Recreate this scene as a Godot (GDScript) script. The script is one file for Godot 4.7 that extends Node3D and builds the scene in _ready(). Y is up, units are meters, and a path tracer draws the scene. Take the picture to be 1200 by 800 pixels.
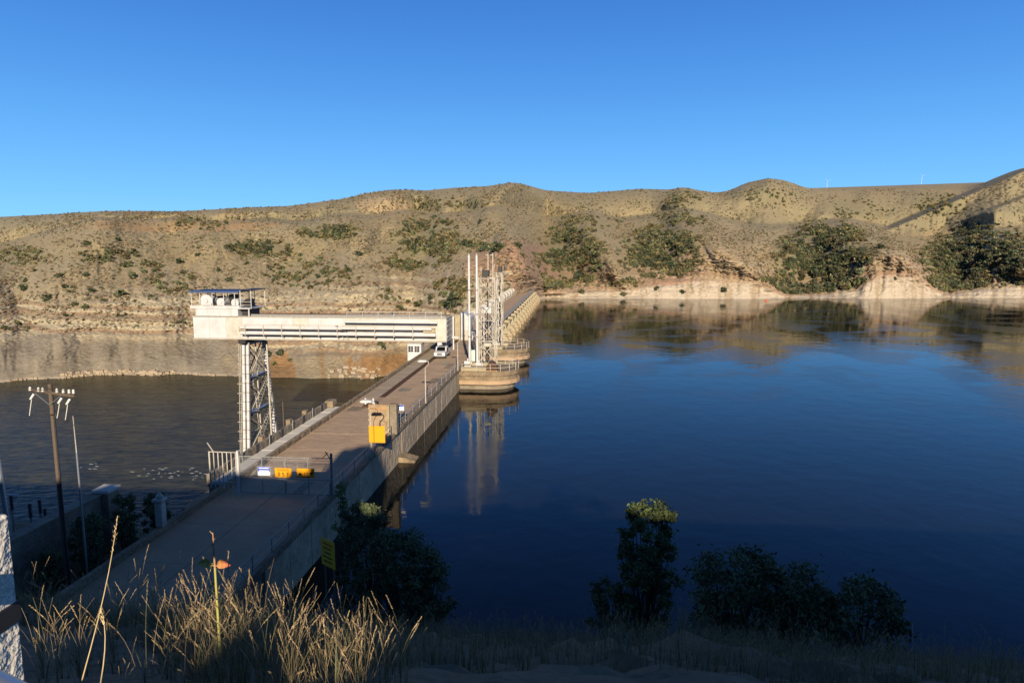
extends Node3D
# Concrete dam with a gantry crane between a blue reservoir and a brown river, dry hills behind.
# World: deck of the dam at y = 0, dam axis along -z, reservoir to +x, river to -x.

const EYE := Vector3(0, 18.6, 0)
const YAW := 0.095097
const PITCH := -0.134189
const LAKE := -3.5
const RIVER := -27.0
const SUN_SLOPE := 0.385      # fall of a sun ray per metre of -z
const SKY_TOP := Vector3(0.035, 0.085, 0.14)
const SKY_FALL := Vector3(0.30, 0.70, 1.12)
const SUN_DRIFT := 0.202      # drift to -x per metre of -z

var turn := Basis.from_euler(Vector3(PITCH, YAW, 0))
var rng := RandomNumberGenerator.new()
var M := {}
var used := {}

# ------------------------------------------------------------------ mesh builder
class MB:
	var v := PackedVector3Array()
	var n := PackedVector3Array()
	var c := PackedColorArray()
	var col := Color(1, 1, 1)
	var xf := Transform3D.IDENTITY
	func tri(a: Vector3, b: Vector3, d: Vector3) -> void:
		var nn := (d - a).cross(b - a)
		if nn.length_squared() < 1e-16:
			return
		nn = (xf.basis * nn).normalized()
		v.append(xf * a); v.append(xf * b); v.append(xf * d)
		for i in 3:
			n.append(nn); c.append(col)
	var ctr := Vector3.ZERO
	var convex := false
	func quad(a: Vector3, b: Vector3, d: Vector3, e: Vector3) -> void:
		if convex and (d - a).cross(b - a).dot((a + b + d + e) * 0.25 - ctr) < 0.0:
			tri(a, d, b); tri(a, e, d)
		else:
			tri(a, b, d); tri(a, d, e)
	func tric(a: Vector3, b: Vector3, d: Vector3) -> void:
		if (d - a).cross(b - a).dot((a + b + d) / 3.0 - ctr) < 0.0: tri(a, d, b)
		else: tri(a, b, d)
	func quadn(p: Array, nn: Array) -> void:
		for k in [0, 1, 2, 0, 2, 3]:
			v.append(xf * p[k]); n.append((xf.basis * nn[k]).normalized()); c.append(col)
	# box with chamfered edges
	func box(at: Vector3, size: Vector3, bev := 0.0, b := Basis.IDENTITY) -> void:
		var h := size * 0.5
		ctr = at
		convex = true
		var e: float = min(bev, min(h.x, min(h.y, h.z)) * 0.45)
		var P := func(x: float, y: float, z: float) -> Vector3: return at + b * Vector3(x, y, z)
		for s in [-1.0, 1.0]:
			var q := [[-1, -1], [-1, 1], [1, 1], [1, -1]] if s > 0 else [[-1, -1], [1, -1], [1, 1], [-1, 1]]
			var f := []
			for k in q: f.append(P.call(k[0] * (h.x - e), k[1] * (h.y - e), s * h.z))
			quad(f[0], f[1], f[2], f[3])
			f = []
			for k in q: f.append(P.call(s * h.x, k[0] * (h.y - e), k[1] * (h.z - e)))
			quad(f[0], f[1], f[2], f[3])
			f = []
			for k in q: f.append(P.call(k[1] * (h.x - e), s * h.y, k[0] * (h.z - e)))
			quad(f[0], f[1], f[2], f[3])
		if e <= 0.0:
			convex = false
			return
		for s in [-1.0, 1.0]:
			for t in [-1.0, 1.0]:
				var a1: Vector3 = P.call(-(h.x - e), s * h.y, t * (h.z - e))
				var a2: Vector3 = P.call(h.x - e, s * h.y, t * (h.z - e))
				var a3: Vector3 = P.call(h.x - e, s * (h.y - e), t * h.z)
				var a4: Vector3 = P.call(-(h.x - e), s * (h.y - e), t * h.z)
				quad(a1, a2, a3, a4)
				a1 = P.call(s * h.x, -(h.y - e), t * (h.z - e)); a2 = P.call(s * h.x, h.y - e, t * (h.z - e))
				a3 = P.call(s * (h.x - e), h.y - e, t * h.z); a4 = P.call(s * (h.x - e), -(h.y - e), t * h.z)
				quad(a1, a2, a3, a4)
				a1 = P.call(s * h.x, t * (h.y - e), -(h.z - e)); a2 = P.call(s * h.x, t * (h.y - e), h.z - e)
				a3 = P.call(s * (h.x - e), t * h.y, h.z - e); a4 = P.call(s * (h.x - e), t * h.y, -(h.z - e))
				quad(a1, a2, a3, a4)
				for u in [-1.0, 1.0]:
					var k1: Vector3 = P.call(s * h.x, t * (h.y - e), u * (h.z - e))
					var k2: Vector3 = P.call(s * (h.x - e), t * h.y, u * (h.z - e))
					var k3: Vector3 = P.call(s * (h.x - e), t * (h.y - e), u * h.z)
					tric(k1, k2, k3)
		convex = false
	func beam(a: Vector3, b: Vector3, w: float, h: float, bev := 0.0) -> void:
		var d := b - a
		var up := Vector3.UP if absf(d.normalized().y) < 0.95 else Vector3.BACK
		var x := up.cross(d).normalized()
		var y := d.normalized().cross(x)
		box((a + b) * 0.5, Vector3(w, h, d.length()), bev, Basis(x, y, d.normalized()))
	func tube(a: Vector3, b: Vector3, r0: float, r1: float, seg := 10, caps := true) -> void:
		var d := (b - a).normalized()
		var up := Vector3.UP if absf(d.y) < 0.9 else Vector3.RIGHT
		var x := up.cross(d).normalized()
		var y := d.cross(x)
		for i in seg:
			var t0 := TAU * i / seg
			var t1 := TAU * (i + 1) / seg
			var n0 := x * cos(t0) + y * sin(t0)
			var n1 := x * cos(t1) + y * sin(t1)
			quadn([a + n0 * r0, b + n0 * r1, b + n1 * r1, a + n1 * r0], [n0, n0, n1, n1])
			if caps:
				tri(a, a + n0 * r0, a + n1 * r0); tri(b, b + n1 * r1, b + n0 * r1)
	func path(p: Array, r: float, seg := 7) -> void:
		for i in p.size() - 1:
			tube(p[i], p[i + 1], r, r, seg)
	func lathe(at: Vector3, prof: Array, seg := 16) -> void:
		for i in seg:
			var a0 := TAU * i / seg
			var a1 := TAU * (i + 1) / seg
			var d0 := Vector3(cos(a0), 0, sin(a0))
			var d1 := Vector3(cos(a1), 0, sin(a1))
			for k in prof.size() - 1:
				var p: Vector2 = prof[k]
				var q: Vector2 = prof[k + 1]
				var s := Vector2(q.y - p.y, p.x - q.x)
				var n0 := d0 * s.x + Vector3.UP * s.y
				var n1 := d1 * s.x + Vector3.UP * s.y
				quadn([at + d0 * p.x + Vector3.UP * p.y, at + d1 * p.x + Vector3.UP * p.y, at + d1 * q.x + Vector3.UP * q.y, at + d0 * q.x + Vector3.UP * q.y], [n0, n1, n1, n0])
	# outline (counter-clockwise seen from +z of the basis) extruded along the basis' z from z0 to z1
	func prism(pts: PackedVector2Array, z0: float, z1: float, b := Basis.IDENTITY, at := Vector3.ZERO) -> void:
		var m := pts.size()
		var area := 0.0
		for i in m: area += pts[i].cross(pts[(i + 1) % m])
		if area > 0.0:
			pts = pts.duplicate()
			pts.reverse()
		for i in m:
			var p := pts[i]
			var q := pts[(i + 1) % m]
			quad(at + b * Vector3(p.x, p.y, z1), at + b * Vector3(p.x, p.y, z0), at + b * Vector3(q.x, q.y, z0), at + b * Vector3(q.x, q.y, z1))
		var ix := Geometry2D.triangulate_polygon(pts)
		for k in range(0, ix.size(), 3):
			var a := pts[ix[k]]; var d := pts[ix[k + 1]]; var e := pts[ix[k + 2]]
			if (d - a).cross(e - a) > 0.0:
				var w := d; d = e; e = w
			tri(at + b * Vector3(a.x, a.y, z1), at + b * Vector3(d.x, d.y, z1), at + b * Vector3(e.x, e.y, z1))
			tri(at + b * Vector3(a.x, a.y, z0), at + b * Vector3(e.x, e.y, z0), at + b * Vector3(d.x, d.y, z0))
	func mesh(m: Material = null) -> ArrayMesh:
		var a := []
		a.resize(Mesh.ARRAY_MAX)
		a[Mesh.ARRAY_VERTEX] = v; a[Mesh.ARRAY_NORMAL] = n; a[Mesh.ARRAY_COLOR] = c
		var o := ArrayMesh.new()
		o.add_surface_from_arrays(Mesh.PRIMITIVE_TRIANGLES, a)
		if m: o.surface_set_material(0, m)
		return o

# ------------------------------------------------------------------ scene helpers
func numbered(called: String) -> String:
	used[called] = used.get(called, -1) + 1
	return called if used[called] == 0 else "%s_%03d" % [called, used[called]]

func thing(called: String, label: String, category: String, at := Vector3.ZERO, group := "") -> Node3D:
	var o := Node3D.new()
	o.name = numbered(called)
	add_child(o)
	o.position = at
	o.set_meta("label", label); o.set_meta("category", category)
	if group: o.set_meta("group", group)
	return o

func part(called: String, mb: MB, m: Material, parent: Node) -> MeshInstance3D:
	return place(called, mb.mesh(), m, parent)

func place(called: String, mesh: Mesh, m: Material, parent: Node, at := Vector3.ZERO) -> MeshInstance3D:
	var o := MeshInstance3D.new()
	o.name = numbered(called) if parent == self else called
	o.mesh = mesh
	if m: o.material_override = m
	parent.add_child(o, true)
	o.position = at
	return o

func tag(o: Node, label: String, category: String, group := "", kind := "") -> Node:
	if label: o.set_meta("label", label)
	if category: o.set_meta("category", category)
	if group: o.set_meta("group", group)
	if kind: o.set_meta("kind", kind)
	return o

func copy(o: Node3D, at: Vector3, label := "") -> Node3D:
	var base := String(o.name)
	if base.length() > 4 and base.substr(base.length() - 4, 1) == "_" and base.right(3).is_valid_int(): base = base.left(base.length() - 4)
	var k: Node3D = o.duplicate()
	k.name = numbered(base)
	add_child(k)
	k.position = at
	if label: k.set_meta("label", label)
	return k

# a sighting from the survey station: bearing/elevation as plate offsets, at a measured distance
func sight(u: float, w: float, d: float) -> Vector3:
	return EYE + turn * (Vector3((u - 600.0) / 800.0, (400.0 - w) / 800.0, -1.0) * d)

# ------------------------------------------------------------------ materials
func noise(sd: int, f: float, oct := 4, ridged := false) -> FastNoiseLite:
	var q := FastNoiseLite.new()
	q.seed = sd; q.frequency = f; q.noise_type = FastNoiseLite.TYPE_SIMPLEX_SMOOTH
	q.fractal_type = FastNoiseLite.FRACTAL_RIDGED if ridged else FastNoiseLite.FRACTAL_FBM
	q.fractal_octaves = oct
	return q

# seamless colour texture: coarse blotches and fine grain between two tints (sRGB)
func blotch(sd: int, size: int, a: Color, b: Color, coarse: float, fine: float, grain := 0.45) -> ImageTexture:
	var g1 := noise(sd, coarse).get_seamless_image(size, size).get_data()
	var g2 := noise(sd + 7, fine, 3).get_seamless_image(size, size).get_data()
	var out := PackedByteArray()
	out.resize(size * size * 3)
	for i in size * size:
		var t := clampf((g1[i] * (1.0 - grain) + g2[i] * grain) / 255.0, 0.0, 1.0)
		out[i * 3] = int(255 * lerpf(a.r, b.r, t)); out[i * 3 + 1] = int(255 * lerpf(a.g, b.g, t)); out[i * 3 + 2] = int(255 * lerpf(a.b, b.b, t))
	return ImageTexture.create_from_image(Image.create_from_data(size, size, false, Image.FORMAT_RGB8, out))

func ripples(sd: int, size: int, f: float, strength: float, oct := 4) -> ImageTexture:
	var im := noise(sd, f, oct).get_seamless_image(size, size)
	im.convert(Image.FORMAT_RGBA8)
	im.bump_map_to_normal_map(strength)
	return ImageTexture.create_from_image(im)

func grey_map(sd: int, size: int, f: float, lo: float, hi: float) -> ImageTexture:
	var g := noise(sd, f, 3).get_seamless_image(size, size).get_data()
	var out := PackedByteArray()
	out.resize(size * size)
	for i in size * size: out[i] = int(255 * lerpf(lo, hi, smoothstep(0.35, 0.65, g[i] / 255.0)))
	return ImageTexture.create_from_image(Image.create_from_data(size, size, false, Image.FORMAT_L8, out))

func mat(color: Color, rough := 0.8, metal := 0.0) -> StandardMaterial3D:
	var m := StandardMaterial3D.new()
	m.albedo_color = color; m.roughness = rough; m.metallic = metal
	return m

func tmat(t: Texture2D, scale: float, rough := 0.9, relief: Texture2D = null, depth := 0.0) -> StandardMaterial3D:
	var m := mat(Color(1, 1, 1), rough)
	m.albedo_texture = t
	m.uv1_triplanar = true; m.uv1_world_triplanar = true
	m.uv1_scale = Vector3.ONE * scale
	if relief:
		m.normal_enabled = true; m.normal_texture = relief; m.normal_scale = depth
	return m

func materials() -> void:
	var bump := ripples(5, 256, 0.03, 6.0)
	M.concrete = tmat(blotch(11, 512, Color(0.344, 0.309, 0.266), Color(0.568, 0.525, 0.456), 0.006, 0.06), 0.16, 0.9, bump, 0.5)
	M.concrete2 = tmat(blotch(12, 512, Color(0.309, 0.266, 0.215), Color(0.585, 0.516, 0.413), 0.008, 0.05), 0.13, 0.9, bump, 0.6)
	M.cream = tmat(blotch(13, 256, Color(0.482, 0.439, 0.352), Color(0.662, 0.619, 0.516), 0.01, 0.06), 0.2, 0.9, bump, 0.4)
	M.deck_grey = tmat(blotch(14, 512, Color(0.490, 0.439, 0.370), Color(0.594, 0.533, 0.456), 0.007, 0.08), 0.12, 0.92, bump, 0.2)
	M.deck_brown = tmat(blotch(15, 512, Color(0.533, 0.447, 0.361), Color(0.645, 0.551, 0.447), 0.006, 0.07), 0.11, 0.92, bump, 0.2)
	M.wall_light = tmat(blotch(42, 512, Color(0.516, 0.456, 0.370), Color(0.740, 0.680, 0.585), 0.008, 0.05), 0.13, 0.9, bump, 0.4)
	M.wall_light2 = tmat(blotch(43, 512, Color(0.465, 0.413, 0.344), Color(0.705, 0.637, 0.542), 0.01, 0.05), 0.16, 0.9, bump, 0.4)
	M.walk = tmat(blotch(16, 256, Color(0.637, 0.619, 0.585), Color(0.757, 0.740, 0.714), 0.01, 0.08), 0.2, 0.9)
	M.asphalt = tmat(blotch(17, 256, Color(0.172, 0.164, 0.155), Color(0.284, 0.266, 0.250), 0.02, 0.1), 0.5, 0.95)
	M.white = tmat(blotch(18, 256, Color(0.630, 0.627, 0.622), Color(0.735, 0.733, 0.742), 0.008, 0.05, 0.25), 0.15, 0.5)
	M.white2 = tmat(blotch(19, 256, Color(0.530, 0.503, 0.450), Color(0.707, 0.689, 0.654), 0.012, 0.06), 0.2, 0.6)
	M.steel = tmat(blotch(20, 256, Color(0.430, 0.430, 0.422), Color(0.619, 0.619, 0.602), 0.02, 0.08), 0.5, 0.45)
	M.steel.metallic = 0.3
	M.dark = tmat(blotch(21, 128, Color(0.086, 0.086, 0.094), Color(0.172, 0.172, 0.180), 0.03, 0.1), 0.6, 0.6)
	M.rust = tmat(blotch(22, 128, Color(0.207, 0.129, 0.086), Color(0.344, 0.223, 0.146), 0.03, 0.1), 0.6, 0.85)
	M.rusty_wall = tmat(blotch(23, 256, Color(0.516, 0.361, 0.223), Color(0.688, 0.585, 0.447), 0.012, 0.08), 0.4, 0.9, bump, 0.8)
	M.masonry = tmat(blotch(44, 256, Color(0.50, 0.41, 0.31), Color(0.62, 0.55, 0.45), 0.012, 0.08), 0.4, 0.9, bump, 0.6)
	M.white_patched = tmat(blotch(45, 256, Color(0.60, 0.585, 0.54), Color(0.72, 0.71, 0.68), 0.012, 0.05, 0.3), 0.2, 0.55)
	M.blue_roof = mat(Color(0.20, 0.28, 0.44), 0.5)
	M.yellow = mat(Color(0.82, 0.56, 0.02), 0.5)
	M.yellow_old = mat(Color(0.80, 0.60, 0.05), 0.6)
	M.black = mat(Color(0.05, 0.05, 0.05), 0.6)
	M.blue = mat(Color(0.12, 0.25, 0.62), 0.5)
	M.sign_white = mat(Color(0.85, 0.86, 0.88), 0.5)
	M.red = mat(Color(0.55, 0.12, 0.08), 0.6)
	M.glass = mat(Color(0.05, 0.06, 0.07), 0.08)
	M.tyre = mat(Color(0.07, 0.07, 0.07), 0.9)
	M.tank = mat(Color(0.70, 0.76, 0.70), 0.45)
	M.orange = mat(Color(0.85, 0.28, 0.06), 0.5)
	M.wood = tmat(blotch(24, 256, Color(0.258, 0.215, 0.180), Color(0.413, 0.361, 0.309), 0.03, 0.1), 1.2, 0.9)
	M.white_wood = tmat(blotch(25, 256, Color(0.60, 0.58, 0.54), Color(0.90, 0.88, 0.84), 0.04, 0.12, 0.6), 2.4, 0.85, bump, 1.2)
	M.galv = mat(Color(0.66, 0.68, 0.70), 0.35, 0.75)
	M.ceramic = mat(Color(0.78, 0.77, 0.74), 0.25)
	M.copper = mat(Color(0.16, 0.14, 0.12), 0.5)
	var leaf := mat(Color(1, 1, 1), 0.75)
	leaf.vertex_color_use_as_albedo = true; leaf.cull_mode = BaseMaterial3D.CULL_DISABLED
	leaf.backlight_enabled = true; leaf.backlight = Color(0.3, 0.3, 0.3)
	M.leaf = leaf
	var ground := tmat(blotch(26, 1024, Color(0.74, 0.74, 0.72), Color(1, 1, 1), 0.02, 0.09, 0.6), 0.035, 0.97, bump, 0.7)
	ground.vertex_color_use_as_albedo = true
	M.ground = ground
	M.soil = tmat(blotch(27, 512, Color(0.29, 0.25, 0.19), Color(0.44, 0.385, 0.30), 0.02, 0.1), 0.5, 0.97, bump, 1.0)
	M.rock = tmat(blotch(28, 256, Color(0.447, 0.396, 0.327), Color(0.688, 0.628, 0.542), 0.02, 0.1), 0.4, 0.95, bump, 1.0)
	M.foam = mat(Color(0.62, 0.64, 0.64), 0.8)
	var lake := mat(Color(0.06, 0.065, 0.053), 1.0)
	lake.roughness_texture = grey_map(31, 512, 0.006, 0.04, 0.13)
	lake.normal_enabled = true; lake.normal_texture = ripples(33, 1024, 0.012, 3.0, 5); lake.normal_scale = 0.10
	lake.uv1_triplanar = true; lake.uv1_world_triplanar = true; lake.uv1_scale = Vector3(0.018, 0.018, 0.018)
	lake.metallic_specular = 0.30
	M.lake = lake
	var river := mat(Color(1, 1, 1), 0.22)
	river.albedo_texture = blotch(36, 512, Color(0.085, 0.095, 0.06), Color(0.315, 0.295, 0.19), 0.012, 0.03, 0.5)
	river.metallic_specular = 0.14
	river.normal_enabled = true; river.normal_texture = ripples(35, 1024, 0.016, 8.0, 5); river.normal_scale = 0.35
	river.uv1_triplanar = true; river.uv1_world_triplanar = true; river.uv1_scale = Vector3(0.012, 0.012, 0.034)
	M.river = river

# ------------------------------------------------------------------ start
func _ready() -> void:
	rng.seed = 20240
	var cam := Camera3D.new()
	cam.name = "camera"
	cam.position = EYE
	cam.rotation = Vector3(PITCH, YAW, 0)
	cam.fov = 53.13
	cam.near = 0.1; cam.far = 4000.0
	add_child(cam)
	cam.current = true
	# clear evening sky: one smooth gradient from horizon to zenith, the same all round
	var rows := 512
	var px := PackedFloat32Array()
	for j in rows:
		var up := maxf(0.0, sin((0.5 - (j + 0.5) / rows) * PI))
		for i in 8:
			px.append_array([SKY_TOP.x + SKY_FALL.x * pow(1.0 - up, 6.5), SKY_TOP.y + SKY_FALL.y * pow(1.0 - up, 4.0), SKY_TOP.z + SKY_FALL.z * pow(1.0 - up, 1.8)])
	var sky_mat := PanoramaSkyMaterial.new()
	sky_mat.panorama = ImageTexture.create_from_image(Image.create_from_data(8, rows, false, Image.FORMAT_RGBF, px.to_byte_array()))
	sky_mat.energy_multiplier = 0.569
	var sky := Sky.new()
	sky.sky_material = sky_mat
	var env := Environment.new()
	env.background_mode = Environment.BG_SKY
	env.sky = sky
	env.tonemap_mode = Environment.TONE_MAPPER_LINEAR
	env.tonemap_exposure = 1.75
	env.sdfgi_enabled = true; env.ssao_enabled = true; env.ssil_enabled = true
	var we := WorldEnvironment.new()
	we.name = "environment"
	we.environment = env
	add_child(we)
	var sun := DirectionalLight3D.new()
	sun.name = "sun"
	sun.light_color = Color(1.0, 0.93, 0.82)
	sun.light_energy = 1.6
	sun.light_angular_distance = 0.5
	sun.shadow_enabled = true
	add_child(sun)
	sun.look_at_from_position(Vector3.ZERO, Vector3(-SUN_DRIFT, -SUN_SLOPE, -1.0))
	materials()
	terrain_far()
	terrain_near()
	water()
	dam()
	intake_piers()
	spillway()
	crane()
	deck_things()
	gate()
	walkway()
	switchyard()
	far_shrubs()
	near_plants()
	roadside()

# ------------------------------------------------------------------ far bank
# Seven survey lines along the far bank: waterline, cliff top, top of the strata, mid slope, shoulder, skyline, back.
var line_w := [
	[-400, 462, -260, 458, 0, 450, 100, 443, 200, 441, 270, 443, 320, 446, 440, 446, 500, 425, 560, 395, 632, 352, 900, 352, 1200, 351, 1600, 351],
	[-400, 405, 0, 398, 100, 396, 200, 394, 260, 398, 300, 416, 400, 418, 440, 420, 480, 405, 560, 372, 632, 345, 700, 341, 740, 343, 765, 333, 820, 328, 890, 331, 915, 347, 1010, 344, 1024, 322, 1075, 322, 1104, 347, 1150, 340, 1200, 338, 1600, 338],
	[-400, 365, 0, 363, 100, 356, 200, 352, 300, 352, 400, 346, 440, 341, 480, 336, 520, 326, 560, 328, 600, 322, 632, 322, 660, 332, 700, 318, 740, 326, 780, 312, 820, 305, 870, 308, 900, 320, 918, 340, 960, 336, 1000, 326, 1022, 300, 1060, 300, 1085, 320, 1104, 338, 1150, 326, 1200, 320, 1600, 320],
	[-400, 312, 0, 315, 100, 302, 200, 302, 300, 302, 400, 298, 460, 290, 560, 287, 600, 276, 640, 292, 700, 286, 760, 290, 800, 270, 850, 281, 900, 293, 960, 300, 1000, 278, 1050, 283, 1100, 310, 1200, 295, 1600, 290],
	[-400, 292, 0, 291, 50, 276, 110, 257, 160, 262, 210, 257, 260, 264, 310, 259, 350, 264, 400, 254, 440, 258, 470, 249, 520, 256, 560, 250, 592, 244, 625, 255, 650, 260, 690, 250, 725, 261, 760, 257, 800, 247, 840, 256, 870, 268, 905, 270, 950, 266, 990, 260, 1030, 268, 1065, 277, 1110, 276, 1160, 268, 1200, 264, 1600, 250],
	[-400, 262, -200, 257, 0, 254, 75, 250, 105, 248, 150, 247, 200, 248, 280, 243.5, 340, 241, 400, 233, 430, 226, 460, 222, 500, 223, 530, 220, 570, 218, 600, 213.5, 615, 216, 640, 223, 690, 226, 715, 224, 750, 221, 785, 222, 800, 219, 815, 222, 840, 226, 855, 223, 875, 214, 900, 208.5, 920, 211, 945, 220, 1000, 222, 1060, 220.5, 1130, 222, 1145, 218, 1165, 209, 1185, 201, 1200, 196.5, 1260, 185, 1350, 190, 1600, 200],
	[-400, 270, 400, 242, 700, 232, 900, 222, 1200, 212, 1600, 210],
]
var line_d := [
	[0, 0],
	[-400, 15, 250, 15, 300, 10, 440, 10, 560, 12, 632, 5, 1600, 6],
	[-400, 42, 300, 42, 440, 45, 560, 35, 632, 18, 1600, 20],
	[-400, 95, 440, 100, 560, 75, 632, 62, 1600, 65],
	[-400, 170, 0, 220, 110, 160, 440, 170, 560, 150, 1600, 160],
	[-400, 330, 0, 420, 150, 330, 460, 290, 600, 250, 700, 330, 800, 320, 900, 290, 1000, 420, 1100, 430, 1600, 430],
	[-400, 760, 1600, 760],
]
# spurs [bearing at the cliff, bearing at the shoulder, half width, metres forward]
var spurs := [[650, 575, 26, 26], [737, 690, 20, 16], [897, 800, 32, 17], [1080, 985, 32, 15], [1240, 1170, 30, 18], [130, 120, 60, 14], [560, 520, 24, 12], [395, 430, 40, 14],
	[690, 640, 22, -14], [785, 770, 26, -12], [965, 925, 30, -14], [1150, 1100, 30, -14], [480, 495, 22, -12], [300, 370, 30, -8], [20, 20, 30, -16]]
var nz := {}
var px0 := -380.0
var nx := 1210
var step := 1.6
var nr := 0
var ts := PackedFloat32Array()
var far_v := PackedVector3Array()     # the finished far bank, column by column
var far_w := PackedFloat32Array()
var cols := {}

func along(line: Array, x: float) -> float:
	var k := 0
	while k + 2 < line.size() - 2 and line[k + 2] < x: k += 2
	if line.size() == 2: return line[1]
	return lerpf(line[k + 1], line[k + 3], clampf((x - line[k]) / float(line[k + 2] - line[k]), 0.0, 1.0))

func column(px: float) -> PackedFloat32Array:
	var out := PackedFloat32Array()
	for k in 7:
		var w := 0.0
		var spread := 4.0 if k == 5 else 9.0
		for j in [-1.0, 0.0, 1.0]: w += along(line_w[k], px + j * spread) / 3.0
		out.append(w)
	out[0] += nz.knoll.get_noise_2d(px * 0.6, 7.0) * 1.6 * (1.0 - smoothstep(420.0, 460.0, px))
	var y0 := lerpf(RIVER - 0.7, LAKE - 0.7, smoothstep(440.0, 632.0, px))
	var ray := turn * Vector3((px - 600.0) / 800.0, (400.0 - out[0]) / 800.0, -1.0)
	var d0 := (EYE.y - y0) / -ray.y
	for k in 7: out.append(d0 + along(line_d[k], px))
	return out

func catmull(a: float, b: float, c: float, d: float, t: float) -> float:
	return 0.5 * (2.0 * b + (c - a) * t + (2.0 * a - 5.0 * b + 4.0 * c - d) * t * t + (3.0 * b - a - 3.0 * c + d) * t * t * t)

# -> [point, plate height]
func far_point(px: float, c: PackedFloat32Array, t: float) -> Array:
	var k := mini(int(t), 5)
	var f := t - k
	var w: float
	var d: float
	if k < 2:
		w = lerpf(c[k], c[k + 1], f); d = lerpf(c[k + 7], c[k + 8], f)
	else:
		w = catmull(c[k - 1], c[k], c[k + 1], c[mini(k + 2, 6)], f)
		d = catmull(c[k + 6], c[k + 7], c[k + 8], c[mini(k + 2, 6) + 7], f)
	if k == 4:       # the spur tops roll over before the back slopes rise
		var roll := smoothstep(0.0, 0.16, f) * (1.0 - f)
		d = lerpf(d, c[12], roll * 0.45)
		w -= 0.6 * roll
	if k >= 5: w = lerpf(c[5], c[6], f); d = lerpf(c[12], c[13], f)
	var shape := smoothstep(0.4, 2.6, t) * (1.0 - smoothstep(4.1, 5.0, t))
	var move := 0.0
	if shape > 0.0:
		for s in spurs:
			var x: float = (px - lerpf(s[0], s[1], (t - 1.0) / 3.0)) / s[2]
			if absf(x) < 4.0: move -= s[3] * 1.2 * shape / (1.0 + x * x * 1.3 + x * x * x * x * 0.3)
	# steep shaded flanks of the high hill
	if px > 1030.0 and t > 3.4:
		var f1 := smoothstep(0.0, 13.0, px - (1062.0 + (255.0 - w) * 2.3))
		var f2 := smoothstep(0.0, 9.0, px - (1145.0 + (250.0 - w) * 2.5)) * smoothstep(262.0, 250.0, w)
		if t > 4.0: move -= f1 * maxf(0.0, d - (c[11] + 50.0 * (minf(t, 5.0) - 4.0))) * (1.0 - smoothstep(5.0, 5.5, t))
		move -= 14.0 * f2 * (1.0 - smoothstep(4.9, 5.0, t))
	var X := px * 0.42
	var rough := smoothstep(0.05, 0.6, t) * (1.0 - 0.4 * smoothstep(4.4, 5.0, t))
	move += (nz.big.get_noise_2d(X, w * 0.4) * 15.0 + nz.knoll.get_noise_2d(X, w * 0.5) * 26.0 * smoothstep(2.4, 4.0, t) * (1.0 - smoothstep(1010.0, 1070.0, px))) * smoothstep(1.0, 3.0, t)
	move += nz.fold.get_noise_2d(X + (w - 260.0) * 0.35, w * 0.15) * 9.0 * smoothstep(1.8, 2.8, t)
	move += nz.rill.get_noise_2d(X * 1.6 + nz.big.get_noise_2d(X * 2.0, w) * 9.0, w * 0.16) * (2.6 if t > 2.0 else (1.0 if px < 560.0 else 2.2)) * rough
	move += nz.fine.get_noise_2d(X * 2.2, w * 2.2) * (1.5 if t > 1.1 else 0.5) * rough + nz.grain.get_noise_2d(px, w * 1.5) * (0.8 if t > 1.1 else 0.3) * rough
	if px < 640.0: move += nz.knoll.get_noise_2d(px * 0.55, 40.0 + w * 0.3) * 9.0 * smoothstep(0.03, 0.7, t) * (1.0 - smoothstep(1.2, 2.6, t))
	if t > 0.3 and t < 2.4 and px > -500.0:     # ledges of the bedded rock
		var p := EYE.y + (turn * Vector3((px - 600.0) / 800.0, (400.0 - w) / 800.0, -1.0)).y * d
		var bed: float = p / 2.6 + nz.big.get_noise_2d(X * 0.6, 5.0) * 1.2
		var amp := smoothstep(0.9, 1.15, t) * (1.0 - smoothstep(2.0, 2.4, t)) if px < 600.0 else smoothstep(0.3, 0.6, t) * (1.0 - smoothstep(1.8, 2.3, t))
		move += (absf(fposmod(bed, 1.0) - 0.5) - 0.25) * (3.4 if px < 600.0 else 1.7) * amp
	return [d + move, w]

func mixc(a: Color, b: Color, t: float) -> Color:
	return a.lerp(b, clampf(t, 0.0, 1.0))

func blob(px: float, w: float, cx: float, cy: float, rx: float, ry: float) -> float:
	var q := pow((px - cx) / rx, 2.0) + pow((w - cy) / ry, 2.0)
	return clampf(1.3 - q, 0.0, 1.0)

var thickets := [[668, 300, 40, 40, 1.0], [650, 335, 14, 14, 0.7], [775, 296, 50, 30, 1.0], [790, 258, 40, 9, 0.5], [965, 302, 56, 42, 1.35], [945, 335, 58, 15, 1.2], [1000, 330, 26, 18, 1.0], [1150, 302, 66, 38, 1.3], [1130, 332, 46, 15, 1.1], [1195, 330, 40, 16, 0.8], [1100, 240, 34, 14, 1.0],
	[500, 282, 42, 30, 0.8], [478, 300, 30, 18, 0.6], [385, 273, 36, 9, 1.0], [310, 292, 46, 10, 0.9], [130, 300, 42, 9, 0.7], [165, 312, 30, 8, 0.6], [530, 345, 26, 22, 0.7], [455, 345, 20, 10, 0.3], [560, 290, 30, 7, 0.8], [690, 262, 40, 10, 0.5], [900, 232, 40, 12, 0.4], [800, 236, 26, 12, 0.5], [28, 300, 30, 12, 0.5], [205, 330, 30, 14, 0.4], [360, 320, 60, 20, 0.3], [730, 335, 16, 12, 0.6], [1010, 250, 40, 8, 0.5], [1000, 240, 30, 8, 0.4], [520, 240, 60, 8, 0.35], [250, 262, 50, 8, 0.4]]

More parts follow.
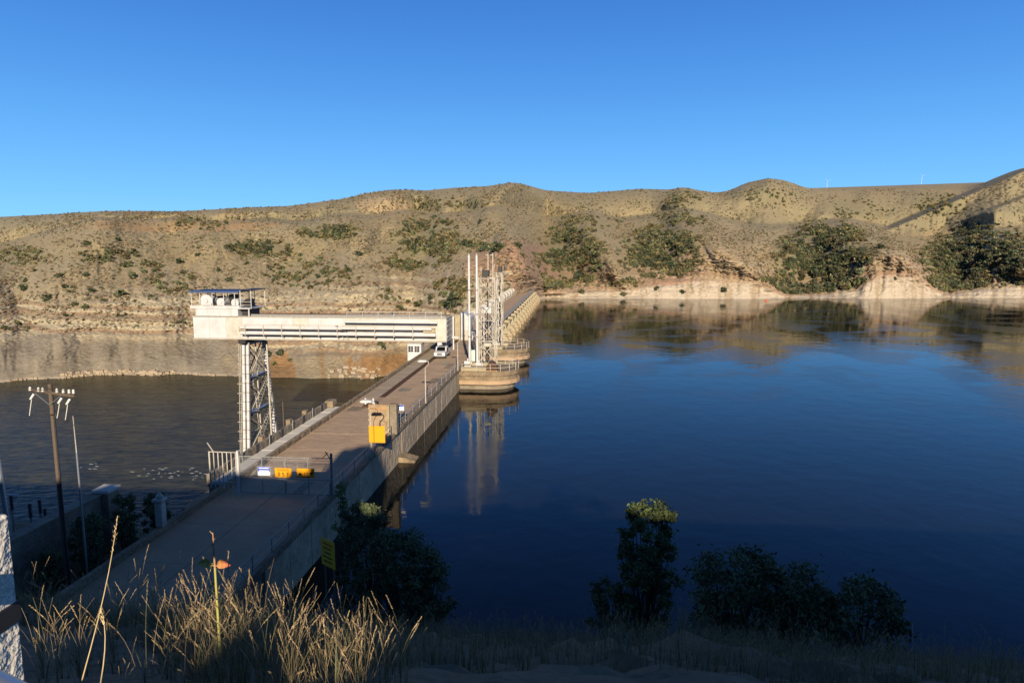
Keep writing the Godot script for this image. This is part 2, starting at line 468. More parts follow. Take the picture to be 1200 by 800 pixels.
func thicket(px: float, w: float) -> float:
	var g := 0.0
	for b in thickets:
		if absf(px - b[0]) < b[2] * 1.2 and absf(w - b[1]) < b[3] * 1.2: g = maxf(g, blob(px, w, b[0], b[1], b[2], b[3]) * b[4])
	return g

func far_color(px: float, w: float, t: float, p: Vector3) -> Color:
	var grass := Color(0.285, 0.222, 0.120)
	var pale := Color(0.365, 0.293, 0.190)
	var sage := Color(0.176, 0.160, 0.080)
	var red := Color(0.345, 0.200, 0.130)
	var grey := Color(0.205, 0.176, 0.140)
	var cream := Color(0.455, 0.385, 0.305)
	var n1: float = nz.patch.get_noise_2d(px * 0.42, w * 0.9)
	var n2: float = nz.fine.get_noise_2d(px * 1.3, w * 1.6)
	var n4: float = nz.grain.get_noise_2d(px, w * 1.7)
	var n3: float = nz.streak.get_noise_2d(px * 0.8, w * 0.10)
	var c := mixc(grass, pale, 0.35 + n1 * 1.1 + n2 * 0.5 + n4 * 0.7)
	c = mixc(c, sage, smoothstep(0.05, 0.5, n2 * 0.6 + n1 * 0.6 + n4 * 0.7) * 0.75)
	c = mixc(c, Color(0.225, 0.195, 0.115), smoothstep(4.02, 4.12, t) * (0.35 + n1 * 0.6))
	c = mixc(c, sage, thicket(px, w) * 0.55)
	var right := smoothstep(560.0, 640.0, px)
	# bare earth
	c = mixc(c, Color(0.378, 0.280, 0.163), smoothstep(0.3, 0.9, blob(px, w, 450, 240, 38, 10) * 1.3 + n2 * 0.4))
	c = mixc(c, Color(0.378, 0.243, 0.114), smoothstep(0.25, 0.9, blob(px, w, 205, 264, 130, 9) * (0.6 + n1 * 1.4 + n2)))
	c = mixc(c, Color(0.325, 0.261, 0.175), (1.0 - right) * smoothstep(3.2, 2.3, t) * (0.55 + n1 * 0.8))
	c = mixc(c, red, smoothstep(0.2, 0.8, blob(px, w, 600, 312, 60, 34) + n2 * 0.6) * 0.8)
	c = mixc(c, red, right * smoothstep(3.0, 1.7, t) * (0.55 + n1 * 0.7 + n2 * 0.5))
	c = mixc(c, Color(0.361, 0.270, 0.155), smoothstep(0.2, 0.9, blob(px, w, 860, 300, 50, 40) + n2 * 0.6) * 0.5)
	# bedded rock
	if t < 2.5:
		var bed: float = p.y / 2.6 + nz.big.get_noise_2d(px * 0.25, 5.0) * 1.2
		var k: float = nz.fine.get_noise_1d(floor(bed * 2.0) * 7.7) * 1.8
		var bands: Color = mixc(mixc(Color(0.215, 0.166, 0.121), Color(0.458, 0.392, 0.275), 0.5 + k * 1.6), Color(0.325, 0.216, 0.138), clampf(-k * 1.5, 0.0, 0.7))
		bands = mixc(bands, Color(0.198, 0.153, 0.110), smoothstep(0.3, 0.6, n3) * 0.6)
		var amp := smoothstep(0.85, 1.1, t) * (1.0 - smoothstep(1.9, 2.4, t + n1 * 0.5))
		c = mixc(c, bands, amp * (0.85 if px < 600.0 else 0.35))
	if t < 1.15:
		var bedding: float = nz.fine.get_noise_2d(px * 0.2, w * 3.2)
		var low := mixc(grey, Color(0.148, 0.122, 0.087), smoothstep(-0.1, 0.5, n3 * 0.45 + n2 * 0.3 + n1 * 0.5 + bedding * 0.7))
		low = mixc(low, Color(0.266, 0.225, 0.164), smoothstep(0.05, 0.5, -n3 * 0.4 - n1 * 0.6 + n4 * 0.4) * 0.8)
		if px > 255.0 and px < 640.0:
			low = mixc(low, Color(0.289, 0.229, 0.143), smoothstep(-0.2, 0.4, n1 + n2 * 0.5) * 0.8)
			low = mixc(low, Color(0.270, 0.136, 0.045), smoothstep(0.1, 0.6, blob(px, w, 330, 438, 16, 26) + blob(px, w, 445, 430, 40, 18) + n3 * 0.7) * 0.75)
		low = mixc(low, cream, right)
		low = mixc(low, Color(0.343, 0.270, 0.188), right * smoothstep(0.05, 0.45, n3 + n2 * 0.5))
		c = mixc(c, low, 1.0 - smoothstep(0.9, 1.15, t + n1 * 0.25 + n2 * 0.15))
		c = mixc(c, cream, (1.0 - right) * smoothstep(0.14, 0.05, t) * 0.6)
		c = mixc(c, Color(0.108, 0.085, 0.057), smoothstep(0.05, 0.02, t) * 0.8)
	return c

func terrain_far() -> void:
	nz.big = noise(101, 0.012, 3)
	nz.rill = noise(102, 0.055, 3, true)
	nz.fine = noise(103, 0.16, 3)
	nz.knoll = noise(107, 0.022, 2)
	nz.fold = noise(108, 0.02, 2, true)
	nz.grain = noise(106, 0.22, 2)
	nz.patch = noise(104, 0.02, 4)
	nz.streak = noise(105, 0.09, 3)
	for seg in [[0.0, 1.0, 56], [1.0, 2.0, 56], [2.0, 3.0, 50], [3.0, 4.0, 46], [4.0, 5.0, 46], [5.0, 6.0, 6]]:
		for i in seg[2]: ts.append(lerpf(seg[0], seg[1], i / float(seg[2])))
	ts.append(6.0)
	nr = ts.size()
	var v := PackedVector3Array()
	var c := PackedColorArray()
	v.resize(nx * nr); c.resize(nx * nr); far_w.resize(nx * nr)
	for i in nx:
		var px := px0 + i * step
		var col := column(px)
		var deep := 0.0
		for j in nr:
			var r := far_point(px, col, ts[j])
			var lip := 1.4 if ts[j] < 2.4 else -0.12       # only the bedded rock may overhang
			deep = maxf(r[0], deep - lip) if j > 0 else r[0]
			v[i * nr + j] = sight(px, r[1], deep)
			far_w[i * nr + j] = r[1]
			c[i * nr + j] = far_color(px, r[1], ts[j], v[i * nr + j])
	far_v = v
	var nn := PackedVector3Array()
	nn.resize(nx * nr)
	for i in nx:
		for j in nr:
			var a := v[mini(i + 1, nx - 1) * nr + j] - v[maxi(i - 1, 0) * nr + j]
			var b := v[i * nr + mini(j + 1, nr - 1)] - v[i * nr + maxi(j - 1, 0)]
			nn[i * nr + j] = a.cross(b).normalized()
	var ix := PackedInt32Array()
	ix.resize((nx - 1) * (nr - 1) * 6)
	var q := 0
	for i in nx - 1:
		for j in nr - 1:
			var a := i * nr + j
			ix[q] = a; ix[q + 1] = a + 1; ix[q + 2] = a + nr + 1
			ix[q + 3] = a; ix[q + 4] = a + nr + 1; ix[q + 5] = a + nr
			q += 6
	var arr := []
	arr.resize(Mesh.ARRAY_MAX)
	arr[Mesh.ARRAY_VERTEX] = v; arr[Mesh.ARRAY_NORMAL] = nn; arr[Mesh.ARRAY_COLOR] = c; arr[Mesh.ARRAY_INDEX] = ix
	var mesh := ArrayMesh.new()
	mesh.add_surface_from_arrays(Mesh.PRIMITIVE_TRIANGLES, arr)
	var o := place("hills", mesh, M.ground, self)
	tag(o, "dry tan grassy hills with bedded rock cliffs along the far bank", "hills", "", "structure")

# ------------------------------------------------------------------ near bank
func crest(s: float) -> float:
	var h := lerpf(23.6, 24.9, smoothstep(-20.0, -18.0, s))
	h = lerpf(h, 28.3, smoothstep(-10.2, -9.6, s))
	h = lerpf(h, 22.45, smoothstep(-6.2, -4.6, s))
	h = lerpf(h, 23.0, smoothstep(0.2, 1.6, s))
	h = lerpf(h, 19.4, smoothstep(11.0, 17.0, s))
	return h + nz.fine.get_noise_1d(s * 2.2) * 0.55 + nz.grain.get_noise_1d(s * 9.0) * 0.5

func near_h(x: float, z: float) -> float:
	var h := 17.0
	if z > 7.0:
		var s := x - SUN_DRIFT * z
		h = lerpf(17.0, crest(s), smoothstep(7.0, 12.5, z)) + maxf(z - 13.0, 0.0) * 0.345  # unseen hillside, its height set to cast foreground shade and cut sky light
	elif z < -1.4:
		h = 17.0 - (-1.4 - z) * 0.46 - maxf(0.0, -4.5 - z) * 0.15
	if z < -2.0:
		var n: float = nz.patch.get_noise_2d(x * 6.0, z * 6.0) * 0.9 + nz.fine.get_noise_2d(x * 8.0, z * 8.0) * 0.22
		n = n * 0.6 + nz.grain.get_noise_2d(x * 5.0, z * 5.0) * 0.3
		h += n * smoothstep(-2.0, -8.0, z)
	if x < -26.0 and z < -8.0:      # switchyard bench on the river side
		var k := smoothstep(-26.0, -29.5, x)
		var bench := -2.6 if z > -47.0 else lerpf(-2.6, -31.0, smoothstep(-47.0, -62.0, z))
		h = lerpf(h, maxf(bench, h - 4.0) if z > -24.0 else bench, k * smoothstep(-20.0, -30.0, z))
		if z < -30.0 and x > -29.5: h = minf(h, -1.2)
	if x < -16.5 and x > -29.5 and z < -26.0: h = minf(h, lerpf(h, -1.6, smoothstep(-26.0, -29.0, z)))
	if x >= -16.5: h = maxf(h, -9.0)
	return h

func terrain_near() -> void:
	var xs := PackedFloat32Array()
	var zs := PackedFloat32Array()
	var x := -150.0
	while x <= 150.0:
		xs.append(x)
		x += 0.28 if x > -6.0 and x < 4.0 else (0.7 if absf(x + 5.0) < 40.0 else 3.0)
	var z := -70.0
	while z <= 190.0:
		zs.append(z)
		z += 0.28 if z > -9.0 and z < 0.0 else (0.8 if z < 30.0 else 4.0)
	var mb_v := PackedVector3Array()
	var nn := PackedVector3Array()
	var nz_ := zs.size()
	for i in xs.size():
		for j in nz_:
			mb_v.append(Vector3(xs[i], near_h(xs[i], zs[j]), zs[j]))
	for i in xs.size():
		for j in nz_:
			var a := mb_v[mini(i + 1, xs.size() - 1) * nz_ + j] - mb_v[maxi(i - 1, 0) * nz_ + j]
			var b := mb_v[i * nz_ + mini(j + 1, nz_ - 1)] - mb_v[i * nz_ + maxi(j - 1, 0)]
			nn.append(b.cross(a).normalized())
	var ix := PackedInt32Array()
	for i in xs.size() - 1:
		for j in nz_ - 1:
			var a := i * nz_ + j
			ix.append_array([a, a + nz_, a + nz_ + 1, a, a + nz_ + 1, a + 1])
	var arr := []
	arr.resize(Mesh.ARRAY_MAX)
	arr[Mesh.ARRAY_VERTEX] = mb_v; arr[Mesh.ARRAY_NORMAL] = nn; arr[Mesh.ARRAY_INDEX] = ix
	var mesh := ArrayMesh.new()
	mesh.add_surface_from_arrays(Mesh.PRIMITIVE_TRIANGLES, arr)
	tag(place("ground", mesh, M.soil, self), "dark earth slope of the near bank below the road", "ground", "", "structure")

# ------------------------------------------------------------------ water
func water() -> void:
	var mb := MB.new()
	mb.quad(Vector3(-20, LAKE, -345), Vector3(620, LAKE, -345), Vector3(620, LAKE, 30), Vector3(-20, LAKE, 30))
	tag(part("lake", mb, M.lake, self), "calm blue reservoir mirroring the hills", "lake", "", "structure")
	mb = MB.new()
	mb.quad(Vector3(-620, RIVER, -300), Vector3(-30, RIVER, -300), Vector3(-30, RIVER, 40), Vector3(-620, RIVER, 40))
	tag(part("river", mb, M.river, self), "dark brown rippled river below the dam", "river", "", "structure")
	# flecks of foam in the tailwater
	mb = MB.new()
	for i in 46:
		var p := sight(rng.randf_range(150, 245), rng.randf_range(548, 562), 1.0)
		if i % 5 == 0: p = sight(rng.randf_range(90, 115), rng.randf_range(542, 550), 1.0)
		var d := p - EYE
		p = EYE + d * ((RIVER + 0.03 - EYE.y) / d.y)
		var r := rng.randf_range(0.08, 0.5)
		var a := []
		for k in 7: a.append(p + Vector3(cos(TAU * k / 7) * r * rng.randf_range(0.7, 1.4), 0.0, sin(TAU * k / 7) * r * rng.randf_range(0.15, 0.5)))
		for k in 7: mb.tri(p + Vector3(0, 0.05, 0), a[k], a[(k + 1) % 7])
	tag(part("foam", mb, M.foam, self), "white flecks of foam on the brown tailwater", "foam", "", "stuff")

# ------------------------------------------------------------------ dam
func slab(called: String, root: Node, m: Material, x0: float, x1: float, y0: float, y1: float, z0: float, z1: float, bev := 0.02) -> MeshInstance3D:
	var mb := MB.new()
	mb.box(Vector3((x0 + x1) / 2, (y0 + y1) / 2, (z0 + z1) / 2), Vector3(absf(x1 - x0), absf(y1 - y0), absf(z1 - z0)), bev)
	return part(called, mb, m, root)

func rail_run(called: String, label: String, category: String, pts: Array, height: float, rails: int, gap: float, m: Material, r := 0.035, group := "") -> Node3D:
	var t := thing(called, label, category, Vector3.ZERO, group)
	var post := MB.new()
	post.tube(Vector3.ZERO, Vector3(0, height + 0.03, 0), r * 1.25, r * 1.25, 8)
	post.box(Vector3(0, 0.012, 0), Vector3(0.16, 0.024, 0.16), 0.004)
	var pm := post.mesh()
	for i in pts.size() - 1:
		var a: Vector3 = pts[i]
		var b: Vector3 = pts[i + 1]
		var n := maxi(1, int(round(a.distance_to(b) / gap)))
		for k in n: place("post", pm, m, t, a.lerp(b, k / float(n)))
	if pts[0].distance_to(pts[-1]) > 0.01: place("post", pm, m, t, pts[-1])
	for j in rails:
		var mb := MB.new()
		for i in pts.size() - 1:
			mb.tube(pts[i] + Vector3(0, height * (j + 1.0) / rails, 0), pts[i + 1] + Vector3(0, height * (j + 1.0) / rails, 0), r, r, 8)
		part("rail", mb, m, t)
	return t

func dam() -> void:
	var t := thing("dam", "long tan concrete dam crossing from the near bank to the hills", "dam")
	var mb := MB.new()
	mb.prism(PackedVector2Array([Vector2(-18.5, -14), Vector2(-18.5, -0.3), Vector2(-27.4, -0.3), Vector2(-28.0, -3), Vector2(-42, -29), Vector2(-42, -36), Vector2(-18.5, -36)]), -308, -24)
	part("body", mb, M.concrete, t)
	var z := -25.0
	while z > -146.0:
		var z1 := z - 5.78
		var dy := rng.randf_range(-0.008, 0.008)
		if z > -79.0:
			var m: Material = M.deck_brown
			slab("deck_slab", t, m, -27.05, -22.9, -0.3, dy, z, z1)
			slab("deck_slab", t, m, -22.87, -18.58, -0.3, dy * 0.5, z, z1)
		else:
			slab("deck_slab", t, M.deck_grey, -27.05, -24.95, -0.3, dy, z, z1)
			slab("deck_slab", t, M.deck_brown, -24.1, -18.58, -0.3, dy * 0.5, z, z1)
			slab("rail_bed", t, M.rust, -24.94, -24.11, -0.3, -0.09, z, z1 - 0.02, 0.0)
		slab("parapet", t, M.concrete2, -27.4, -27.07, -0.3, 0.45 + dy, z, z1, 0.03)
		slab("kerb", t, M.concrete2, -18.56, -18.2, -0.3, 0.15 + dy, z, z1, 0.03)
		z -= 5.8
	for i in 9:
		var c := Vector2(rng.randf_range(-26.6, -19.2), rng.randf_range(-36.0, -136.0))
		if absf(c.x + 24.5) < 0.9: c.x += 2.4
		var rr := Vector2(rng.randf_range(0.25, 1.0), rng.randf_range(0.4, 2.6))
		var pp := PackedVector2Array()
		for k in 4: pp.append(Vector2(c.x + [-1, 1, 1, -1][k] * rr.x * rng.randf_range(0.93, 1.05), -c.y + [-1, -1, 1, 1][k] * rr.y * rng.randf_range(0.93, 1.05)))
		mb = MB.new()
		mb.prism(pp, -0.02, 0.014, Basis(Vector3(1, 0, 0), Vector3(0, 0, -1), Vector3(0, 1, 0)))
		part("repair_patch", mb, [M.deck_grey, M.concrete2, M.concrete][i % 3], t)
	for x in [-24.72, -24.33]:
		mb = MB.new()
		mb.box(Vector3(x, -0.05, -112.5), Vector3(0.07, 0.13, 67), 0.01)
		mb.box(Vector3(x, -0.1, -112.5), Vector3(0.16, 0.03, 67), 0.0)
		part("crane_rail", mb, M.rust, t)
	z = -37.0
	while z > -104.0:
		slab("wall_panel", t, M.wall_light2 if rng.randf() < 0.5 else M.wall_light, -18.52, -18.36 + rng.randf_range(-0.015, 0.015), -6.5, -0.02, z, z - 3.52, 0.03)
		slab("wall_cap", t, M.wall_light, -18.54, -18.22, -0.02, 0.14, z, z - 3.54, 0.02)
		z -= 3.56
	# broken concrete outlet lip at the waterline
	mb = MB.new()
	mb.prism(PackedVector2Array([Vector2(-18.4, -3.9), Vector2(-18.4, -2.9), Vector2(-17.6, -3.0), Vector2(-16.6, -3.3), Vector2(-16.7, -3.9)]), -69.3, -67.6)
	part("outlet_lip", mb, M.concrete2, t)
	z = -146.5
	while z > -305.0:
		slab("bridge_slab", t, M.deck_brown, -26.6, -18.5, 0.45, 1.0 + rng.randf_range(-0.01, 0.01), z, z - 8.95, 0.04)
		z -= 9.0
	slab("ramp", t, M.deck_grey, -26.8, -18.6, -0.3, 0.5, -143.5, -146.4, 0.1)
	rail_run("guard_railing", "white two-bar pipe railing in the shade beside the road below the gate", "railing", [Vector3(-18.35, 0.15, -33.0), Vector3(-18.35, 0.15, -48.0), Vector3(-18.35, 0.15, -64.8)], 1.05, 2, 2.6, M.steel, 0.032)
	rail_run("guard_railing", "grey two-bar pipe railing along the sunlit lake edge of the deck", "railing", [Vector3(-18.35, 0.15, -67.5), Vector3(-18.35, 0.15, -103.8)], 1.1, 3, 3.2, M.steel, 0.04)

# D-shaped outline of a pier in plan (x, -z)
func nose(x0: float, x1: float, zc: float, half: float, grow := 0.0) -> PackedVector2Array:
	var p := PackedVector2Array()
	var h := half + grow
	p.append(Vector2(x0, -(zc - h))); p.append(Vector2(x0, -(zc + h)))
	for i in 9:
		var a := -PI / 2 + PI * i / 8.0
		p.append(Vector2(x1 - half + cos(a) * h, -zc + sin(a) * h))
	return p

func intake_piers() -> void:
	var flat := Basis(Vector3(1, 0, 0), Vector3(0, 0, -1), Vector3(0, 1, 0))
	var which := ["by the lamp at the crane end of the deck", "beyond the first, towards the spillway"]
	for k in 2:
		var zc := -109.4 - 24.0 * k
		var t := thing("intake_pier", "round-nosed tan concrete intake pier " + which[k], "pier", Vector3.ZERO, "intake piers on the lake side")
		var mb := MB.new()
		mb.prism(nose(-18.6, -9.5, zc, 4.0, -0.45), -12.0, -2.6, flat); part("shaft", mb, M.concrete, t)
		mb = MB.new()
		mb.prism(nose(-18.6, -9.5, zc, 4.0, 0.32), -2.65, -2.0, flat); part("ledge", mb, M.deck_brown, t)
		mb = MB.new()
		mb.prism(nose(-18.6, -9.5, zc, 4.0, 0.02), -2.0, -1.25, flat); part("band", mb, M.concrete2, t)
		mb = MB.new()
		mb.prism(nose(-18.6, -9.5, zc, 4.0, 0.3), -1.25, -0.55, flat); part("platform", mb, M.concrete2, t)
		slab("plinth", t, M.cream, -18.3, -14.2, -0.55, 0.06, zc + 3.9, zc + 2.4, 0.05)
		slab("plinth", t, M.cream, -18.3, -13.6, -0.55, 0.0, zc - 1.0, zc - 3.6, 0.05)
		var rim := []
		var o := nose(-18.0, -9.5, zc, 4.0, 0.12)
		for i in range(1, o.size()): rim.append(Vector3(o[i].x, -0.55, -o[i].y))
		rim.append(Vector3(o[0].x, -0.55, -o[0].y))
		rail_run("pier_railing", "cream pipe railing round the nose of the %s intake pier" % ["first", "second"][k], "railing", rim, 1.15, 2, 1.9, M.white2, 0.04)
		intake_frame(k, zc)
		for j in 2:
			var x := -17.2 + 1.5 * j
			hoist_motor(Vector3(x, -0.55 if j else 0.06, zc + 3.1 - 2.0 * j), "white hoist motor %s of the %s intake pier" % [["on the plinth", "beside the lattice tower"][j], ["first", "second"][k]])
	# tanks
	var tk := thing("storage_tank", "pale green upright cylinder tank between the white masts", "tank", Vector3(-17.2, -0.55, -112.6))
	var mb2 := MB.new()
	mb2.lathe(Vector3(0, 0.15, 0), [Vector2(0, 0), Vector2(0.55, 0), Vector2(0.6, 0.08), Vector2(0.6, 2.0), Vector2(0.45, 2.2), Vector2(0, 2.28)], 20)
	part("shell", mb2, M.tank, tk)
	for i in 3:
		mb2 = MB.new()
		mb2.box(Vector3(cos(i * TAU / 3) * 0.45, 0.1, sin(i * TAU / 3) * 0.45), Vector3(0.1, 0.2, 0.1), 0.01)
		part("foot", mb2, M.steel, tk)
	# brown machinery hood on the first pier
	var hd := thing("winch_hood", "rust brown sheet metal winch hood on the first intake pier", "hood", Vector3(-13.3, -0.55, -106.4))
	mb2 = MB.new()
	mb2.prism(PackedVector2Array([Vector2(-0.9, 0), Vector2(0.9, 0), Vector2(0.75, 0.9), Vector2(0.2, 1.5), Vector2(-0.5, 1.4), Vector2(-0.9, 0.8)]), -0.7, 0.7)
	part("hood", mb2, M.rust, hd)
	mb2 = MB.new()
	mb2.box(Vector3(0, 0.06, 0.74), Vector3(1.9, 0.12, 0.06), 0.01)
	part("sill", mb2, M.rusty_wall, hd)

func hoist_motor(at: Vector3, label: String) -> void:
	var t := thing("hoist_motor", label, "motor", at, "gate hoist motors on the intake piers")
	var mb := MB.new()
	mb.box(Vector3(0, 0.15, 0), Vector3(1.1, 0.3, 0.8), 0.03); part("base", mb, M.white2, t)
	mb = MB.new()
	mb.tube(Vector3(-0.55, 0.62, 0), Vector3(0.35, 0.62, 0), 0.3, 0.3, 14); part("drum", mb, M.white, t)
	mb = MB.new()
	mb.box(Vector3(0.55, 0.6, 0), Vector3(0.35, 0.62, 0.5), 0.04); part("gearbox", mb, M.white2, t)
	mb = MB.new()
	mb.tube(Vector3(0.0, 0.9, 0.1), Vector3(0.0, 1.35, 0.1), 0.16, 0.12, 12); part("actuator", mb, M.white, t)
	mb = MB.new()
	mb.tube(Vector3(0.14, 1.2, 0.1), Vector3(0.2, 1.2, 0.1), 0.28, 0.28, 14); part("handwheel", mb, M.steel, t)

func intake_frame(k: int, zc: float) -> void:
	var where: String = ["first", "second"][k]
	# tall lifting masts
	for j in 2:
		var p := Vector3([-17.35, -16.1][j] if k == 0 else [-17.4, -16.45][j], 0.0, zc + 0.4)
		var t := thing("lifting_mast", "tall white tubular mast, %s on the %s intake pier" % [["the one next to the deck", "the one next to the lattice tower"][j], where], "mast", p, "lifting masts")
		var r: float = [0.2, 0.13][k]
		var mb := MB.new()
		mb.tube(Vector3(0, -0.55, 0), Vector3(0, 17.7, 0), r, r * 0.92, 14); part("tube", mb, [M.white, M.white2][k], t)
		mb = MB.new()
		mb.tube(Vector3(0, 17.7, 0), Vector3(0, 17.95, 0), r * 1.2, r * 0.7, 12); part("cap", mb, M.steel, t)
		mb = MB.new()
		mb.tube(Vector3(0, -0.55, 0), Vector3(0, -0.2, 0), r * 2.0, r * 1.8, 14); part("base_flange", mb, M.white2, t)
		for h in [4.4, 8.1, 12.0]:
			mb = MB.new()
			mb.tube(Vector3(0, h, 0), Vector3(0, h + 0.22, 0), r * 1.25, r * 1.25, 12); part("coupling", mb, M.steel, t)
		if k == 1:
			mb = MB.new()
			mb.box(Vector3(-0.25, 17.5, 0), Vector3(0.5, 0.16, 0.16), 0.02); part("bracket", mb, M.white2, t)
	# lattice tower
	var x0 := -15.7
	var x1 := -13.1 if k == 0 else -14.7
	var za := zc + 1.0
	var zb := zc - 1.6
	var top := 14.2
	var tw := thing("lattice_tower", "cream steel lattice hoist tower with crossed braces on the %s intake pier" % where, "tower", Vector3.ZERO, "hoist towers")
	for p in [[x0, za], [x1, za], [x0, zb], [x1, zb]]:
		var mb := MB.new()
		mb.beam(Vector3(p[0], -0.55, p[1]), Vector3(p[0], top, p[1]), 0.17, 0.17, 0.02)
		part("leg", mb, M.white2, tw)
	var n := 4
	for i in n:
		var y0 := 0.5 + (top - 0.7) * i / n
		var y1 := 0.5 + (top - 0.7) * (i + 1) / n
		for f in [[x0, za, x1, za], [x0, zb, x1, zb], [x0, za, x0, zb], [x1, za, x1, zb]]:
			for s in 2:
				var mb := MB.new()
				mb.beam(Vector3(f[0], y0 if s == 0 else y1, f[1]), Vector3(f[2], y1 if s == 0 else y0, f[3]), 0.07, 0.08)
				part("brace", mb, M.white2, tw)
			var mb2 := MB.new()
			mb2.beam(Vector3(f[0], y1, f[1]), Vector3(f[2], y1, f[3]), 0.09, 0.11)
			part("strut", mb2, M.white2, tw)
	var bx := MB.new()
	bx.box(Vector3((x0 + x1) / 2 - 0.3 + 0.4 * k, top + 0.55, zc - 0.3), Vector3(1.1 if k == 0 else 0.8, 1.0, 1.2), 0.05)
	part("sheave_box", bx, M.dark, tw)
	bx = MB.new()
	bx.tube(Vector3((x0 + x1) / 2 - 0.9, top + 0.9, za), Vector3((x0 + x1) / 2 - 0.9, top + 1.5, za), 0.06, 0.06, 8)
	part("finial", bx, M.white, tw)
	for j in 3:
		bx = MB.new()
		var xx := lerpf(x0, x1, (j + 1) / 4.0)
		bx.tube(Vector3(xx, 0.4, zc - 0.2), Vector3(xx, top - (1.0 if j == 1 else 5.0), zc - 0.2), 0.09, 0.09, 8)
		part("stem", bx, [M.white, M.dark, M.steel][j], tw)
	for j in 2:
		bx = MB.new()
		bx.box(Vector3((x0 + x1) / 2, 3.2 + 5.6 * j, zc - 0.3), Vector3(absf(x1 - x0) * 0.45, 0.7 + 0.3 * j, 0.9), 0.04)
		part("gearbox", bx, [M.white2, M.white][j], tw)

func spillway() -> void:
	# buttresses of the far spillway: each carries two corbel steps
	var dam_node := get_node("dam")
	var z := -148.0
	while z > -300.0:
		var mb := MB.new()
		mb.prism(PackedVector2Array([Vector2(-18.7, -12), Vector2(-15.6, -12), Vector2(-15.8, -2.2), Vector2(-16.4, -1.4), Vector2(-17.2, -0.9), Vector2(-17.4, 0.3), Vector2(-18.7, 0.45)]), z - 1.5, z)
		var b := part("buttress", mb, M.cream, dam_node)
		mb = MB.new()
		mb.box(Vector3(-17.0, -1.15, z - 0.75), Vector3(1.7, 0.3, 1.8), 0.05)
		part("corbel", mb, M.cream, b)
		mb = MB.new()
		mb.box(Vector3(-16.8, -2.6, z - 0.75), Vector3(2.6, 0.25, 1.85), 0.05)
		part("corbel", mb, M.rusty_wall, b)
		mb = MB.new()
		mb.box(Vector3(-18.2, -2.4, z - 5.2), Vector3(0.5, 3.6, 7.2), 0.05)
		part("spillway_gate", mb, M.concrete2, dam_node)
		mb = MB.new()
		mb.box(Vector3(-18.0, -0.35, z - 5.2), Vector3(0.9, 0.4, 7.3), 0.05)
		part("gate_lintel", mb, M.cream, dam_node)
		z -= 9.0
	# kerb walk and railing along the lake side
	slab("kerb_walk", dam_node, M.walk, -19.2, -18.3, 1.0, 1.16, -147.0, -303.0, 0.02)
	rail_run("guard_railing", "long pale blue-grey railing along the far spillway bridge", "railing", [Vector3(-18.35, 1.16, -147.5), Vector3(-18.35, 1.16, -302.0)], 1.1, 5, 3.0, M.steel, 0.045)
	rail_run("guard_railing", "white railing between the far bridge roadway and the gate hoists", "railing", [Vector3(-24.4, 1.0, -150.0), Vector3(-24.4, 1.0, -302.0)], 1.05, 2, 3.0, M.white2, 0.045)
	# gate hoists
	var h := thing("gate_hoist", "white round-topped spillway gate hoist, one of the row along the bridge", "hoist", Vector3(-25.5, 1.0, -152.0), "spillway gate hoists")
	var mb3 := MB.new()
	mb3.box(Vector3(0, 0.5, 0), Vector3(1.8, 1.0, 3.6), 0.05); part("base", mb3, M.white2, h)
	mb3 = MB.new()
	mb3.tube(Vector3(0, 1.55, -2.2), Vector3(0, 1.55, 2.2), 0.95, 0.95, 18); part("drum", mb3, M.white, h)
	mb3 = MB.new()
	mb3.box(Vector3(0.2, 1.2, 2.6), Vector3(1.0, 1.2, 0.7), 0.06); part("motor", mb3, M.white, h)
	for s in [-1.0, 1.0]:
		mb3 = MB.new()
		mb3.tube(Vector3(0, 1.55, s * 2.2), Vector3(0, 1.55, s * 2.35), 1.1, 1.1, 18); part("flange", mb3, M.white2, h)
	for i in range(1, 17): copy(h, Vector3(-25.5, 1.0, -152.0 - 9.0 * i))
	# reservoir marker far out by the shore
	var by := thing("marker_buoy", "small orange marker buoy floating at the foot of the cream cliff", "buoy", EYE + (sight(898, 352.5, 1) - EYE) * ((EYE.y - LAKE) / (EYE - sight(898, 352.5, 1)).y))
	mb3 = MB.new()
	mb3.lathe(Vector3(0, -0.3, 0), [Vector2(0, 0), Vector2(0.35, 0.1), Vector2(0.45, 0.4), Vector2(0.35, 0.75), Vector2(0.15, 1.0), Vector2(0, 1.05)], 14)
	part("float", mb3, M.orange, by)
	mb3 = MB.new()
	mb3.tube(Vector3(0, 0.7, 0), Vector3(0, 1.2, 0), 0.04, 0.05, 6)
	part("staff", mb3, M.dark, by)
	# wind turbines beyond the skyline
	for i in 2:
		var base := sight([969.0, 1079.5][i], 226.0, [1500.0, 1700.0][i])
		var wt := thing("wind_turbine", "thin white turbine mast beyond the skyline, %s" % ["beside the rounded knob", "close to the high dark-flanked hill"][i], "turbine", base, "turbines on the plateau")
		var tall := sight([969.0, 1079.5][i], [212.0, 206.0][i], [1500.0, 1700.0][i]).y - base.y
		mb3 = MB.new()
		mb3.tube(Vector3.ZERO, Vector3(0, tall, 0), 0.55, 0.35, 10); part("mast", mb3, M.white, wt)
		mb3 = MB.new()
		mb3.box(Vector3(0, tall, 0), Vector3(0.9, 0.9, 3.0), 0.2); part("nacelle", mb3, M.white, wt)
		for j in 3:
			mb3 = MB.new()
			var a := 0.3 + j * TAU / 3
			mb3.beam(Vector3(0, tall, 2.2), Vector3(cos(a) * 7, tall + sin(a) * 7, 2.2), 0.12, 0.22, 0.03)
			part("blade", mb3, M.white, wt)

